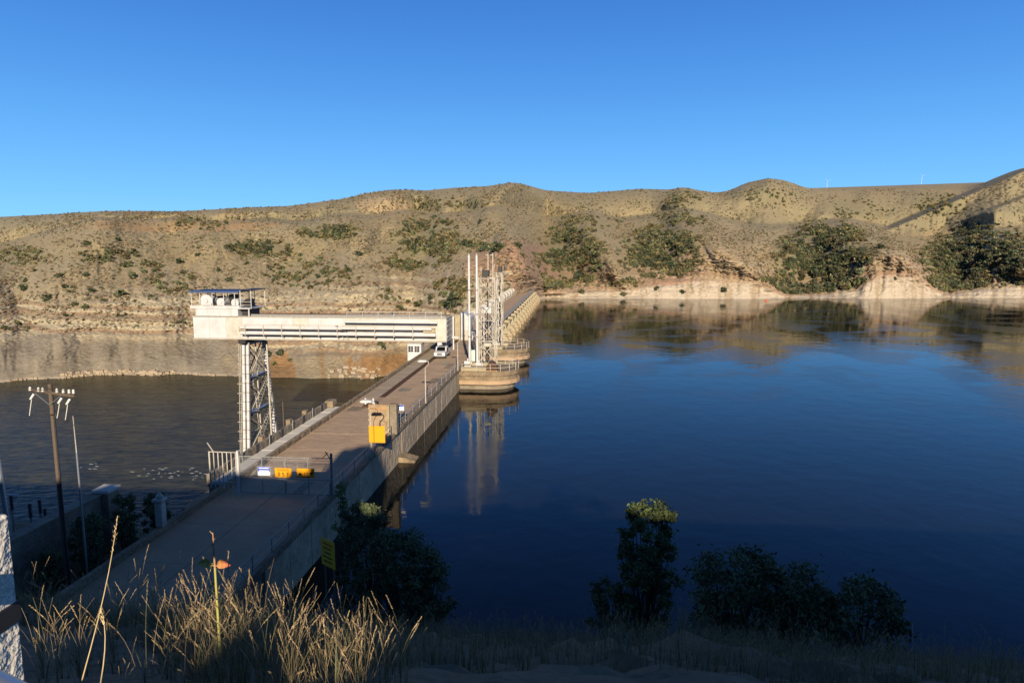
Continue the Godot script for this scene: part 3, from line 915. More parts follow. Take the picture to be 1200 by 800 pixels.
# ------------------------------------------------------------------ gantry crane
func crane() -> void:
	var t := thing("gantry_crane", "big white gantry crane whose box girder spans from the deck to a lattice leg", "crane")
	var xl := -70.8
	var xr := -23.2
	var zf := -119.6
	var zb := -124.6
	# box girder, a little deeper at the deck end, built of plates
	var g := slab("girder", t, M.white, xl, xr, 2.25, 6.25, zf, zb, 0.06)
	var n := 15
	for i in n:
		var a := lerpf(xl, xr, i / float(n))
		var b := lerpf(xl, xr, (i + 1) / float(n))
		slab("plate", g, M.white_patched if i % 4 == 2 or i == 9 else M.white, a + 0.035, b - 0.035, 2.3, 6.2, zf + 0.05, zf, 0.01)
	slab("top_flange", g, M.white2, xl - 0.1, xr + 0.1, 6.25, 6.42, zf + 0.18, zb - 0.18, 0.02)
	slab("bottom_flange", g, M.white2, xl - 0.05, xr + 0.05, 2.1, 2.25, zf + 0.16, zb - 0.16, 0.02)
	slab("stiffener", g, M.steel, -60.2, -23.4, 6.42, 6.75, zf - 0.6, zf - 0.9, 0.02)
	slab("trolley_rail", g, M.rust, -60.0, -23.4, 6.42, 6.6, zb + 0.5, zb + 0.3, 0.01)
	# end panel: open frame facing the lake
	slab("end_panel", g, M.steel, xr, xr + 0.05, 2.4, 6.1, zf - 0.4, zb + 0.4, 0.01)
	for y in [2.9, 3.9, 4.9, 5.8]: slab("end_bar", g, M.white, xr + 0.05, xr + 0.15, y, y + 0.14, zf - 0.3, zb + 0.3, 0.01)
	# pipes and cable walkway along the front
	for q in [[-61.0, -42.0, 4.5, 0.3], [-61.0, -24.9, 3.5, 0.34], [-44.0, -25.6, 4.55, 0.26], [-41.5, -24.6, 5.72, 0.22]]:
		var mb := MB.new()
		mb.tube(Vector3(q[0], q[2], zf + 1.3), Vector3(q[1], q[2], zf + 1.3), q[3], q[3], 12)
		part("pipe", mb, M.white, t)
	var x := -60.0
	while x < -25.5:
		var mb := MB.new()
		mb.box(Vector3(x, 4.1, zf + 1.68), Vector3(0.14, 2.1, 0.1), 0.01)
		mb.box(Vector3(x, 3.08, zf + 0.85), Vector3(0.14, 0.12, 1.7), 0.01)
		part("bracket", mb, M.white2, t)
		x += 3.45
	var cable := MB.new()
	cable.path([Vector3(-42.0, 5.1, zf + 1.68), Vector3(-24.8, 5.1, zf + 1.68)], 0.06)
	cable.path([Vector3(-60.0, 5.1, zf + 1.68), Vector3(-42.6, 5.1, zf + 1.68)], 0.05)
	part("handrail", cable, M.white2, t)
	for q in [[-26.2, 4.05, 0.5, 1.9], [-60.9, 4.1, 0.55, 1.0]]:
		var mb := MB.new()
		mb.tube(Vector3(q[0] - q[3] / 2, q[1], zf + 0.7), Vector3(q[0] + q[3] / 2, q[1], zf + 0.7), q[2], q[2], 14)
		mb.tube(Vector3(q[0] + q[3] / 2, q[1], zf + 0.7), Vector3(q[0] + q[3] / 2 + 0.15, q[1], zf + 0.7), q[2] * 0.85, q[2] * 0.5, 14)
		part("reel", mb, M.cream, t)
	var blk := MB.new()
	blk.box(Vector3(-42.2, 4.35, zf + 0.75), Vector3(1.9, 0.75, 0.6), 0.08)
	blk.tube(Vector3(-43.1, 4.0, zf + 0.75), Vector3(-43.1, 4.95, zf + 0.75), 0.22, 0.22, 10)
	part("motor", blk, M.dark, t)
	blk = MB.new()
	blk.beam(Vector3(-42.7, 3.9, zf + 0.7), Vector3(-42.0, 2.6, zf + 0.6), 0.12, 0.12)
	blk.beam(Vector3(-41.6, 3.9, zf + 0.7), Vector3(-41.2, 2.6, zf + 0.6), 0.12, 0.12)
	part("bracket", blk, M.white2, t)
	# top railing at the deck end
	for i in 7:
		var mb := MB.new()
		mb.tube(Vector3(-41.5 + i * 2.9, 6.42, zf - 0.2), Vector3(-41.5 + i * 2.9, 7.4, zf - 0.2), 0.04, 0.04, 7)
		part("railing_post", mb, M.white, t)
	var rl := MB.new()
	rl.tube(Vector3(-41.5, 7.38, zf - 0.2), Vector3(-24.1, 7.38, zf - 0.2), 0.045, 0.045, 7)
	rl.tube(Vector3(-41.5, 6.9, zf - 0.2), Vector3(-24.1, 6.9, zf - 0.2), 0.035, 0.035, 7)
	part("railing", rl, M.white, t)
	# machinery platform with winches under a blue roof
	slab("machinery_base", t, M.white, -70.0, -61.8, 6.42, 7.75, zf + 0.42, zf - 1.6, 0.04)
	for i in 8: slab("base_rib", t, M.white, -69.9 + i * 1.12, -69.78 + i * 1.12, 6.45, 7.7, zf + 0.47, zf + 0.42, 0.01)
	slab("platform", t, M.white, -71.0, -59.4, 7.75, 7.95, zf + 0.5, zb - 0.6, 0.03)
	slab("fascia", t, M.white, -70.9, -61.4, 7.95, 8.35, zf + 0.48, zf + 0.42, 0.01)
	slab("machinery_base", t, M.dark, -61.6, -60.0, 6.42, 7.7, zf - 0.8, zb + 0.5, 0.04)
	slab("prop", t, M.white, -59.9, -59.7, 6.42, 7.75, zf + 0.3, zf + 0.1, 0.02)
	for q in [[-67.9, 9.2, 1.15, 2.2], [-65.1, 8.95, 0.8, 2.0], [-62.4, 8.9, 0.72, 2.2]]:
		var mb := MB.new()
		mb.tube(Vector3(q[0], q[1], zf + 0.2), Vector3(q[0], q[1], zf + 0.2 - q[3]), q[2], q[2], 22)
		mb.tube(Vector3(q[0], q[1], zf + 0.2), Vector3(q[0], q[1], zf + 0.32), q[2] * 0.35, q[2] * 0.3, 12)
		mb.box(Vector3(q[0], 8.2, zf - 0.8), Vector3(q[2] * 1.9, 0.5, 2.0), 0.05)
		part("winch_drum", mb, M.white, t)
	for q in [[-64.0, 9.3, 1.5, 1.9, -2.6], [-66.6, 9.1, 1.2, 1.6, -3.0], [-60.6, 8.8, 1.4, 1.4, -2.0]]:
		var mb := MB.new()
		mb.box(Vector3(q[0], q[1], zf + q[4]), Vector3(q[2], q[3], 1.4), 0.15)
		mb.tube(Vector3(q[0] - 0.8, q[1], zf + q[4] + 0.75), Vector3(q[0] + 0.8, q[1], zf + q[4] + 0.75), 0.35, 0.35, 12)
		part("motor", mb, M.dark, t)
	var rf := MB.new()
	rf.prism(PackedVector2Array([Vector2(-71.1, 10.75), Vector2(-61.6, 10.75), Vector2(-61.2, 11.05), Vector2(-70.7, 11.05)]), zb - 0.4, zf + 0.7)
	var roof := part("roof", rf, M.blue_roof, t)
	for i in 11:
		var mb := MB.new()
		mb.box(Vector3(-70.4 + i * 0.9, 11.08, (zf + zb) / 2 + 0.15), Vector3(0.06, 0.07, 5.9), 0.0)
		part("seam", mb, M.blue_roof, roof)
	slab("roof_edge", t, M.dark, -61.2, -59.0, 11.15, 11.3, zf + 0.5, zb - 0.3, 0.02)
	for q in [-70.6, -69.0, -66.6, -64.4, -62.3, -61.2, -59.2]:
		for zz in [zf + 0.4, zb - 0.2]:
			var mb := MB.new()
			mb.tube(Vector3(q, 7.95, zz), Vector3(q, 10.8 if q < -61.5 else 11.2, zz), 0.07, 0.07, 8)
			part("post", mb, M.white, t)
	rl = MB.new()
	rl.tube(Vector3(-61.2, 9.1, zf + 0.4), Vector3(-59.2, 9.1, zf + 0.4), 0.045, 0.045, 7)
	rl.tube(Vector3(-61.2, 8.5, zf + 0.4), Vector3(-59.2, 8.5, zf + 0.4), 0.045, 0.045, 7)
	rl.tube(Vector3(-70.6, 9.0, zb - 0.2), Vector3(-59.2, 9.0, zb - 0.2), 0.045, 0.045, 7)
	rl.tube(Vector3(-70.6, 9.0, zf + 0.4), Vector3(-69.0, 9.0, zf + 0.4), 0.04, 0.04, 7)
	part("railing", rl, M.white2, t)
	# river-side leg: pair of battered columns at each end, bound by struts and crossed braces
	var leg := func(xx: float, y: float, rear: bool) -> Vector3:
		var f := (2.0 - y) / 22.0
		return Vector3(xx, y, lerpf(-128.4, -131.8, f) if rear else lerpf(-121.3, -119.4, f))
	slab("sill_beam", t, M.dark, -62.4, -61.0, 1.3, 2.08, -119.8, -129.6, 0.05)
	for xx in [-62.05, -61.25]:
		var mb := MB.new()
		mb.beam(leg.call(xx, 2.0, false), leg.call(xx, -22.0, false), 0.5, 0.5, 0.03)
		var lg := part("leg", mb, M.white, t)
		for j in 12:
			var p: Vector3 = leg.call(xx, -1.0 - j * 1.75, false)
			mb = MB.new()
			mb.box(p + Vector3(0.0, 0, 0.02), Vector3(0.62, 0.12, 0.6), 0.01)
			part("collar", mb, M.steel, lg)
		if xx < -62:
			mb = MB.new()
			mb.beam(leg.call(-61.6, 1.3, true), leg.call(-61.6, -22.0, true), 0.75, 0.6, 0.03)
			part("leg", mb, M.white, t)
			mb = MB.new()
			mb.beam(Vector3(-64.4, 1.3, -127.5), Vector3(-64.4, -22.0, -131.5), 0.3, 0.3, 0.03)
			part("leg", mb, M.white2, t)
			mb = MB.new()
			mb.beam(Vector3(-58.4, 1.3, -123.0), Vector3(-57.6, -22.0, -121.5), 0.28, 0.28, 0.03)
			part("leg", mb, M.white2, t)
	var levels := [1.0, -5.9, -12.6, -19.6]
	for i in levels.size():
		var a: Vector3 = leg.call(-61.6, levels[i], false)
		var b: Vector3 = leg.call(-61.6, levels[i], true)
		var mb := MB.new()
		mb.beam(a, b, 0.5, 0.55, 0.02)
		part("strut", mb, M.steel, t)
		mb = MB.new()
		mb.beam(a + Vector3(0, 0.5, 0), b + Vector3(0, 0.5, 0), 0.9, 0.06)
		part("landing", mb, M.galv, t)
		if i < 3:
			var a2: Vector3 = leg.call(-61.6, levels[i + 1], false)
			var b2: Vector3 = leg.call(-61.6, levels[i + 1], true)
			for s in [[a, b2], [b, a2]]:
				for dx in [-0.35, 0.35]:
					mb = MB.new()
					mb.beam(s[0] + Vector3(dx, 0, 0), s[1] + Vector3(dx, 0, 0), 0.16, 0.2)
					part("brace", mb, M.steel if dx < 0 else M.white2, t)
			mb = MB.new()
			mb.beam((a + b) / 2, (a2 + b2) / 2, 0.22, 0.22)
			part("hanger", mb, M.white2, t)
			mb = MB.new()
			mb.beam((a + a2) / 2, (b + b2) / 2, 0.14, 0.14)
			part("strut", mb, M.white2, t)
			# stair flight zigzagging up the leg
			mb = MB.new()
			for k in 16:
				var u := k / 15.0
				mb.box(a2.lerp(b2, 0.2 + 0.55 * u) + Vector3(0.9, 0.7 + (levels[i] - levels[i + 1]) * u, 0), Vector3(0.8, 0.06, 0.35), 0.0)
			mb.beam(a2.lerp(b2, 0.2) + Vector3(1.3, 0.6, 0), a2.lerp(b2, 0.75) + Vector3(1.3, 0.6 + levels[i] - levels[i + 1], 0), 0.08, 0.22)
			part("stair", mb, M.steel, t)
	# caged ladder on the outside
	var ld := MB.new()
	for dx in [0.0, 0.35]: ld.beam(Vector3(-62.95 + dx, 2.2, -121.2), Vector3(-63.0 + dx, -20.0, -119.5), 0.09, 0.09)
	for j in 44: ld.box(Vector3(-62.8, 1.9 - j * 0.5, lerpf(-121.2, -119.5, j / 44.0)), Vector3(0.4, 0.05, 0.05), 0.0)
	for j in 12: ld.box(Vector3(-62.85, 0.8 - j * 1.8, lerpf(-121.0, -119.3, j / 12.0)), Vector3(0.9, 0.1, 0.3), 0.02)
	part("ladder", ld, M.white2, t)
	for q in [[-119.0, "wheel_truck"], [-131.8, "wheel_truck"]]:
		var mb := MB.new()
		mb.box(Vector3(-61.6, -21.8, q[0]), Vector3(1.6, 1.4, 3.2), 0.1)
		part(q[1], mb, M.white2, t)
	# deck-side legs
	for zz in [zf - 0.5, zb + 0.5]:
		slab("leg", t, M.white, -24.9, -24.1, 0.9, 2.1, zz - 0.5, zz + 0.5, 0.05)
		var mb := MB.new()
		mb.box(Vector3(-24.5, 0.5, zz), Vector3(0.7, 0.8, 2.0), 0.08)
		var tr := part("wheel_truck", mb, M.white2, t)
		for s in [-0.6, 0.6]:
			mb = MB.new()
			mb.tube(Vector3(-24.62, 0.3, zz + s), Vector3(-24.38, 0.3, zz + s), 0.3, 0.3, 16)
			part("wheel", mb, M.dark, tr)
	slab("corner_post", t, M.white, -22.95, -22.7, 0.05, 6.3, zb + 0.3, zb + 0.05, 0.02)
	# foundation under the river-side leg
	var f := thing("crane_runway", "low concrete runway wall that carries the crane's river-side leg", "runway", Vector3.ZERO)
	slab("wall", f, M.concrete, -63.2, -60.2, -34.0, -22.7, -100.0, -134.5, 0.1)
	slab("rail", f, M.rust, -61.68, -61.52, -22.7, -22.5, -101.0, -134.0, 0.02)

# ------------------------------------------------------------------ things on the deck
func lettering(words: String, height: float, m: Material, parent: Node, at: Vector3, bold := true) -> void:
	var tm := TextMesh.new()
	var f := SystemFont.new()
	f.font_names = PackedStringArray(["Droid Sans"])
	f.font_weight = 700 if bold else 400
	tm.font = f
	tm.text = words
	tm.font_size = 64
	tm.pixel_size = height / 64.0
	tm.depth = 0.006
	var o := MeshInstance3D.new()
	o.name = "lettering"
	o.mesh = tm
	o.material_override = m
	parent.add_child(o, true)
	o.position = at

func lamp(at: Vector3, label: String) -> Node3D:
	var t := thing("street_lamp", label, "street lamp", at, "lamps along the lake side of the deck")
	var mb := MB.new()
	mb.tube(Vector3.ZERO, Vector3(0, 4.35, 0), 0.085, 0.06, 12); part("pole", mb, M.white2, t)
	mb = MB.new()
	mb.tube(Vector3.ZERO, Vector3(0, 0.25, 0), 0.15, 0.12, 12); part("base", mb, M.steel, t)
	mb = MB.new()
	mb.path([Vector3(0, 4.33, 0), Vector3(0.22, 4.62, 0), Vector3(0.4, 4.78, 0), Vector3(0.43, 5.0, 0), Vector3(0.36, 5.14, 0), Vector3(0.1, 5.18, 0)], 0.05); part("arm", mb, M.white2, t)
	mb = MB.new()
	mb.prism(PackedVector2Array([Vector2(-0.85, 5.1), Vector2(0.2, 5.1), Vector2(0.22, 5.2), Vector2(0.05, 5.3), Vector2(-0.6, 5.32), Vector2(-0.85, 5.22)]), -0.2, 0.2)
	var head := part("lamp_head", mb, M.white, t)
	mb = MB.new()
	mb.box(Vector3(-0.45, 5.08, 0), Vector3(0.6, 0.05, 0.3), 0.02); part("lens", mb, M.sign_white, head)
	return t

func deck_things() -> void:
	lamp(Vector3(-18.05, 0.15, -57.4), "white gooseneck street lamp carrying the yellow board and a black cable")
	lamp(Vector3(-18.05, 0.15, -79.4), "white gooseneck street lamp standing along the sunlit railing")
	lamp(Vector3(-18.05, 0.15, -101.8), "white gooseneck street lamp beside the first intake pier")
	# yellow board on the first lamp
	var t := thing("warning_board", "plain yellow square board on the first street lamp", "sign", Vector3(-17.45, 1.65, -57.25))
	var mb := MB.new()
	mb.box(Vector3(0, 0.75, 0), Vector3(1.45, 1.5, 0.03), 0.004); part("panel", mb, M.yellow, t)
	mb = MB.new()
	mb.box(Vector3(-0.6, 0.75, -0.06), Vector3(0.08, 1.3, 0.06), 0.0); part("strap", mb, M.steel, t)
	mb = MB.new()
	mb.tube(Vector3(-0.25, -1.4, 0.1), Vector3(-0.25, 1.9, 0.1), 0.022, 0.022, 7)
	mb.path([Vector3(-0.25, 1.9, 0.1), Vector3(-0.1, 2.3, 0.08), Vector3(0.12, 2.6, 0.05), Vector3(0.1, 2.95, 0.02), Vector3(-0.15, 3.1, 0), Vector3(-0.62, 3.05, -0.1)], 0.022)
	tag(part("lamp_cable", mb, M.black, self), "black cable hooked from the first street lamp down past the yellow board", "cable").position = Vector3(-17.45, 1.65, -57.25)
	# concrete pillar and stained wall panel
	t = thing("concrete_pillar", "square grey concrete pillar standing in the railing line", "pillar", Vector3(-18.35, 0.0, -66.2))
	mb = MB.new()
	mb.box(Vector3(0, 1.5, 0), Vector3(0.72, 3.0, 0.8), 0.04); part("shaft", mb, M.concrete, t)
	mb = MB.new()
	mb.box(Vector3(0, 3.06, 0), Vector3(0.8, 0.12, 0.9), 0.03); part("cap", mb, M.concrete2, t)
	t = thing("wall_panel", "rust-stained tan masonry panel beside the concrete pillar", "wall", Vector3(-19.9, 0.0, -66.2))
	mb = MB.new()
	mb.box(Vector3(-0.05, 1.45, 0), Vector3(2.0, 2.9, 0.3), 0.03); part("panel", mb, M.masonry, t)
	mb = MB.new()
	mb.box(Vector3(0.99, 1.5, 0.05), Vector3(0.2, 3.0, 0.3), 0.02); part("edge_post", mb, M.cream, t)
	mb = MB.new()
	mb.box(Vector3(-0.05, 2.95, 0), Vector3(2.05, 0.1, 0.4), 0.02); part("coping", mb, M.rusty_wall, t)
	# courses of blocks on its face
	for r in 9:
		for k in 4:
			var off := 0.25 if r % 2 else 0.0
			var x := -0.85 + k * 0.5 + off
			if x > 0.75: continue
			mb = MB.new()
			mb.box(Vector3(x, 0.2 + r * 0.3, 0.155), Vector3(0.47, 0.27, 0.03), 0.008)
			part("block", mb, M.rusty_wall if r == 8 else M.masonry, t)
	t = thing("notice_board", "small blue and white notice on the railing next to the pillar", "sign", Vector3(-18.2, 0.15, -68.2))
	mb = MB.new()
	mb.tube(Vector3.ZERO, Vector3(0, 2.6, 0), 0.03, 0.03, 8); part("post", mb, M.steel, t)
	mb = MB.new()
	mb.box(Vector3(0.0, 2.1, 0.05), Vector3(0.75, 0.6, 0.02), 0.0); part("panel", mb, M.sign_white, t)
	mb = MB.new()
	mb.box(Vector3(0, 2.3, 0.063), Vector3(0.72, 0.18, 0.006), 0.0); part("header", mb, M.blue, t)
	# rail stop
	t = thing("rail_stop", "dark steel rail stop with two white posts where the crane rails end", "rail stop", Vector3(-24.5, 0.0, -78.6))
	mb = MB.new()
	mb.box(Vector3(0, 0.3, 0), Vector3(1.5, 0.3, 0.5), 0.04); part("bumper", mb, M.dark, t)
	mb = MB.new()
	mb.box(Vector3(-0.3, 0.1, 0.8), Vector3(0.9, 0.2, 1.4), 0.04); part("base", mb, M.rust, t)
	for x in [-0.6, 0.35]:
		mb = MB.new()
		mb.tube(Vector3(x, 0, 0.5), Vector3(x, 0.95, 0.5), 0.12, 0.12, 10); part("post", mb, M.white, t)
	truck(Vector3(-23.3, 0.0, -113.6))
	hut()
	# equipment shed beyond the masts
	t = thing("equipment_shed", "tall white sheet metal shed with a beige side bay beyond the crane", "shed", Vector3(0, 0, 0))
	slab("bay", t, M.cream, -25.1, -23.95, 0.0, 5.2, -138.5, -143.0, 0.05)
	mb = MB.new()
	mb.prism(PackedVector2Array([Vector2(-23.75, 0), Vector2(-22.0, 0), Vector2(-22.0, 4.6), Vector2(-23.0, 5.6), Vector2(-23.75, 5.6)]), -143.0, -138.2)
	part("body", mb, M.white, t)
	slab("gap_strip", t, M.dark, -23.93, -23.77, 0.0, 5.2, -138.4, -138.6, 0.02)  # dark strip standing in for the gap between bay and body
	for i in 5: slab("rib", t, M.white2, -23.6 + i * 0.36, -23.54 + i * 0.36, 0.1, 4.5, -138.16, -138.2, 0.0)
	slab("door", t, M.white2, -23.1, -22.3, 0.0, 2.1, -138.13, -138.19, 0.0)
	for i in 3:
		var y := 0.0
		var q := thing("control_cabinet", ["white control cabinet at the shed corner", "light grey control cabinet between the shed and the second pier", "narrow white control cabinet by the second pier"][i], "cabinet", Vector3([-21.2, -20.2, -19.4][i], y, [-137.0, -139.5, -142.0][i]), "control cabinets")
		mb = MB.new()
		mb.box(Vector3(0, [1.9, 1.5, 2.4][i] / 2 + 0.1, 0), Vector3([0.9, 0.8, 0.6][i], [1.9, 1.5, 2.4][i], 0.7), 0.03); part("case", mb, [M.white, M.steel, M.white2][i], q)
		mb = MB.new()
		mb.box(Vector3(0, [1.9, 1.5, 2.4][i] / 2 + 0.1, 0.355), Vector3([0.78, 0.68, 0.48][i], [1.7, 1.3, 2.2][i], 0.02), 0.005); part("door", mb, [M.white, M.steel, M.white2][i], q)
		mb = MB.new()
		mb.box(Vector3(0, 0.05, 0), Vector3([0.95, 0.85, 0.65][i], 0.1, 0.75), 0.0); part("plinth", mb, M.concrete, q)
	mb = MB.new()
	mb.path([Vector3(-19.6, 0.1, -118.5), Vector3(-20.2, 0.1, -122), Vector3(-22.0, 0.1, -131.0), Vector3(-23.2, 0.1, -137.5)], 0.11)
	tag(part("hose", mb, M.black, self), "black hose lying across the deck towards the white shed", "hose")

func truck(at: Vector3) -> void:
	var t := thing("truck", "white pickup truck parked on the deck in front of the crane", "truck", at)
	var mb := MB.new()
	var side := PackedVector2Array([Vector2(0, 0.45), Vector2(0.02, 1.0), Vector2(-0.15, 1.12), Vector2(-1.25, 1.2), Vector2(-1.8, 1.85), Vector2(-3.1, 1.9), Vector2(-3.3, 1.2), Vector2(-5.2, 1.2), Vector2(-5.2, 0.5)])
	var turned := Basis(Vector3(0, 0, 1), Vector3(0, 1, 0), Vector3(-1, 0, 0))
	mb.prism(side, -0.95, 0.95, turned)
	part("body", mb, M.white, t)
	mb = MB.new()
	mb.quad(Vector3(-0.75, 1.25, -1.22), Vector3(-0.68, 1.82, -1.75), Vector3(0.68, 1.82, -1.75), Vector3(0.75, 1.25, -1.22))
	mb.xf = Transform3D(Basis.IDENTITY, Vector3(0, 0.02, 0.03))
	mb.quad(Vector3(-0.75, 1.25, -1.22), Vector3(-0.68, 1.82, -1.75), Vector3(0.68, 1.82, -1.75), Vector3(0.75, 1.25, -1.22))
	part("windscreen", mb, M.glass, t)
	for s in [-1.0, 1.0]:
		mb = MB.new()
		mb.prism(PackedVector2Array([Vector2(-1.5, 1.27), Vector2(-1.9, 1.76), Vector2(-2.9, 1.78), Vector2(-3.1, 1.27)]), 0.952 * s, 0.965 * s, turned)
		part("side_window", mb, M.glass, t)
		mb = MB.new()
		mb.box(Vector3(0.68 * s, 0.85, 0.02), Vector3(0.36, 0.2, 0.06), 0.02); part("headlight", mb, M.sign_white, t)
		mb = MB.new()
		mb.box(Vector3(1.1 * s, 1.35, -1.45), Vector3(0.2, 0.25, 0.1), 0.03); part("mirror", mb, M.dark, t)
		for z in [-0.95, -4.2]:
			mb = MB.new()
			mb.tube(Vector3(s * 0.72, 0.38, z), Vector3(s * 0.98, 0.38, z), 0.38, 0.38, 20)
			var wheel := part("wheel", mb, M.tyre, t)
			mb = MB.new()
			mb.tube(Vector3(s * 0.975, 0.38, z), Vector3(s * 0.99, 0.38, z), 0.22, 0.2, 16); part("rim", mb, M.galv, wheel)
	mb = MB.new()
	mb.box(Vector3(0, 0.82, 0.02), Vector3(0.9, 0.22, 0.05), 0.01); part("grille", mb, M.dark, t)
	mb = MB.new()
	mb.box(Vector3(0, 0.5, 0.08), Vector3(1.9, 0.2, 0.18), 0.04); part("bumper", mb, M.galv, t)
	mb = MB.new()
	mb.box(Vector3(0, 1.98, -2.4), Vector3(1.1, 0.14, 0.25), 0.04); part("light_bar", mb, M.dark, t)

func hut() -> void:
	var t := thing("deck_hut", "small white hut with two paned windows hanging outside the deck under the crane", "hut", Vector3(-28.75, 0, -118.0))
	var mb := MB.new()
	mb.box(Vector3(0, 0.45, -1.2), Vector3(2.5, 3.1, 2.4), 0.03); part("wall", mb, M.white, t)
	mb = MB.new()
	mb.box(Vector3(0, 2.03, -1.2), Vector3(2.8, 0.1, 2.7), 0.02); part("roof", mb, M.white2, t)
	mb = MB.new()
	mb.box(Vector3(0, -1.25, -1.2), Vector3(2.7, 0.3, 2.6), 0.03); part("floor_beam", mb, M.concrete, t)
	for x in [-0.62, 0.5]:
		mb = MB.new()
		mb.box(Vector3(x, 1.0, 0.02), Vector3(1.0, 1.15, 0.05), 0.01)
		var w := part("window", mb, M.white, t)
		for i in 2:
			for j in 3:
				mb = MB.new()
				mb.box(Vector3(x - 0.23 + i * 0.46, 0.65 + j * 0.35, 0.05), Vector3(0.4, 0.29, 0.02), 0.0); part("pane", mb, M.glass, w)
	mb = MB.new()
	mb.prism(PackedVector2Array([Vector2(-1.0, -1.4), Vector2(1.3, -1.4), Vector2(1.3, -4.5)]), -1.6, -0.8); part("bracket", mb, M.concrete, t)

# ------------------------------------------------------------------ gate
func gate() -> void:
	var z := -48.0
	var t := thing("road_gate", "wide steel pipe and wire gate across the deck with three signs on it", "gate")
	var mb := MB.new()
	for x in [-25.55, -18.2]:
		mb = MB.new()
		mb.tube(Vector3(x, -0.02, z), Vector3(x, 3.4, z), 0.1, 0.1, 12)
		mb.tube(Vector3(x, 3.4, z), Vector3(x, 3.48, z), 0.11, 0.03, 12)
		part("gate_post", mb, M.white if x < -20 else M.steel, t)
	for s in 2:
		var xa := -25.4 + 3.6 * s
		var xb := xa + 3.52
		mb = MB.new()
		for y in [0.2, 1.35, 3.05]: mb.tube(Vector3(xa, y, z), Vector3(xb, y, z), 0.035, 0.035, 8)
		mb.tube(Vector3(xa, 2.86, z), Vector3(xb, 2.86, z), 0.015, 0.015, 6)
		for x in [xa, (xa + xb) / 2, xb]: mb.tube(Vector3(x, 0.2, z), Vector3(x, 3.05, z), 0.035, 0.035, 8)
		var leaf := part("gate_leaf", mb, M.steel, t)
		mb = MB.new()
		for k in 46:
			var o := -2.85 + k * (3.52 + 2.85) / 46.0
			for q in [1, -1]:
				var p0 := Vector2(o, 0.0)
				var p1 := Vector2(o + 2.85, 2.85)
				if p0.x < 0: p0 = Vector2(0, -o)
				if p1.x > 3.52: p1 = Vector2(3.52, 3.52 - o)
				if q < 0: p0.y = 2.85 - p0.y; p1.y = 2.85 - p1.y
				mb.tube(Vector3(xa + p0.x, 0.2 + p0.y, z), Vector3(xa + p1.x, 0.2 + p1.y, z), 0.004, 0.004, 3, false)
		part("wire_mesh", mb, M.galv, leaf)
	mb = MB.new()
	mb.beam(Vector3(-18.9, 3.05, z), Vector3(-18.45, 3.5, z), 0.05, 0.05)
	mb.beam(Vector3(-18.3, 3.05, z), Vector3(-18.65, 3.6, z), 0.05, 0.05)
	part("barb_arm", mb, M.dark, t)
	# picket guard beside it
	t = thing("picket_guard", "pale steel picket panel reaching out over the river beside the gate post", "fence", Vector3(0, 0, 0))
	for i in 7:
		mb = MB.new()
		mb.beam(Vector3(-27.85 + i * 0.35, 0.46, z - 0.1), Vector3(-27.85 + i * 0.35, 3.3, z - 0.1), 0.07 if i else 0.11, 0.05)
		part("picket", mb, M.white2, t)
	for y in [0.9, 3.28]:
		mb = MB.new()
		mb.beam(Vector3(-27.9, y, z - 0.14), Vector3(-25.6, y, z - 0.14), 0.06, 0.06)
		part("rail", mb, M.white2, t)
	mb = MB.new()
	mb.beam(Vector3(-27.5, 3.3, z - 0.1), Vector3(-27.95, 4.0, z - 0.1), 0.06, 0.06)
	part("outrigger", mb, M.white2, t)
	# signs wired to the gate
	var s1 := thing("gate_sign", "blue and white notice sign on the gate", "sign", Vector3(-23.47, 1.6, z + 0.07))
	mb = MB.new(); mb.box(Vector3(0, 0.35, 0), Vector3(0.98, 0.7, 0.02), 0.0); part("panel", mb, M.sign_white, s1)
	mb = MB.new(); mb.box(Vector3(0, 0.5, 0.013), Vector3(0.96, 0.37, 0.006), 0.0); part("header", mb, M.blue, s1)
	for i in 2:
		mb = MB.new(); mb.box(Vector3(0.02 * i, 0.58 - i * 0.19, 0.018), Vector3(0.8, 0.06, 0.004), 0.0); part("print_line", mb, M.sign_white, s1)
	var s2 := thing("gate_sign", "yellow danger sign with large black digits on the gate", "sign", Vector3(-21.96, 1.52, z + 0.07))
	mb = MB.new(); mb.box(Vector3(0, 0.35, 0), Vector3(1.3, 0.72, 0.02), 0.0); part("panel", mb, M.yellow, s2)
	lettering("DANGER", 0.24, M.black, s2, Vector3(0, 0.56, 0.012), false)
	lettering("0 5 7", 0.40, M.black, s2, Vector3(0, 0.23, 0.012))
	var s3 := thing("gate_sign", "yellow warning sign with dark pictograms on the gate", "sign", Vector3(-20.2, 1.54, z + 0.07))
	mb = MB.new(); mb.box(Vector3(0, 0.35, 0), Vector3(1.36, 0.72, 0.02), 0.0); part("panel", mb, M.yellow, s3)
	mb = MB.new()
	mb.prism(PackedVector2Array([Vector2(-0.55, 0.18), Vector2(-0.25, 0.18), Vector2(-0.3, 0.32), Vector2(-0.45, 0.38), Vector2(-0.55, 0.3)]), 0.011, 0.016); part("pictogram", mb, M.black, s3)
	lettering("12", 0.34, M.black, s3, Vector3(0.02, 0.27, 0.012))
	mb = MB.new()
	mb.prism(PackedVector2Array([Vector2(0.46, 0.2), Vector2(0.6, 0.38), Vector2(0.52, 0.46), Vector2(0.45, 0.4), Vector2(0.36, 0.46), Vector2(0.3, 0.36)]), 0.011, 0.016); part("pictogram", mb, M.black, s3)
	mb = MB.new(); mb.box(Vector3(0.05, 0.07, 0.013), Vector3(0.6, 0.06, 0.005), 0.0); part("print_line", mb, M.red, s3)

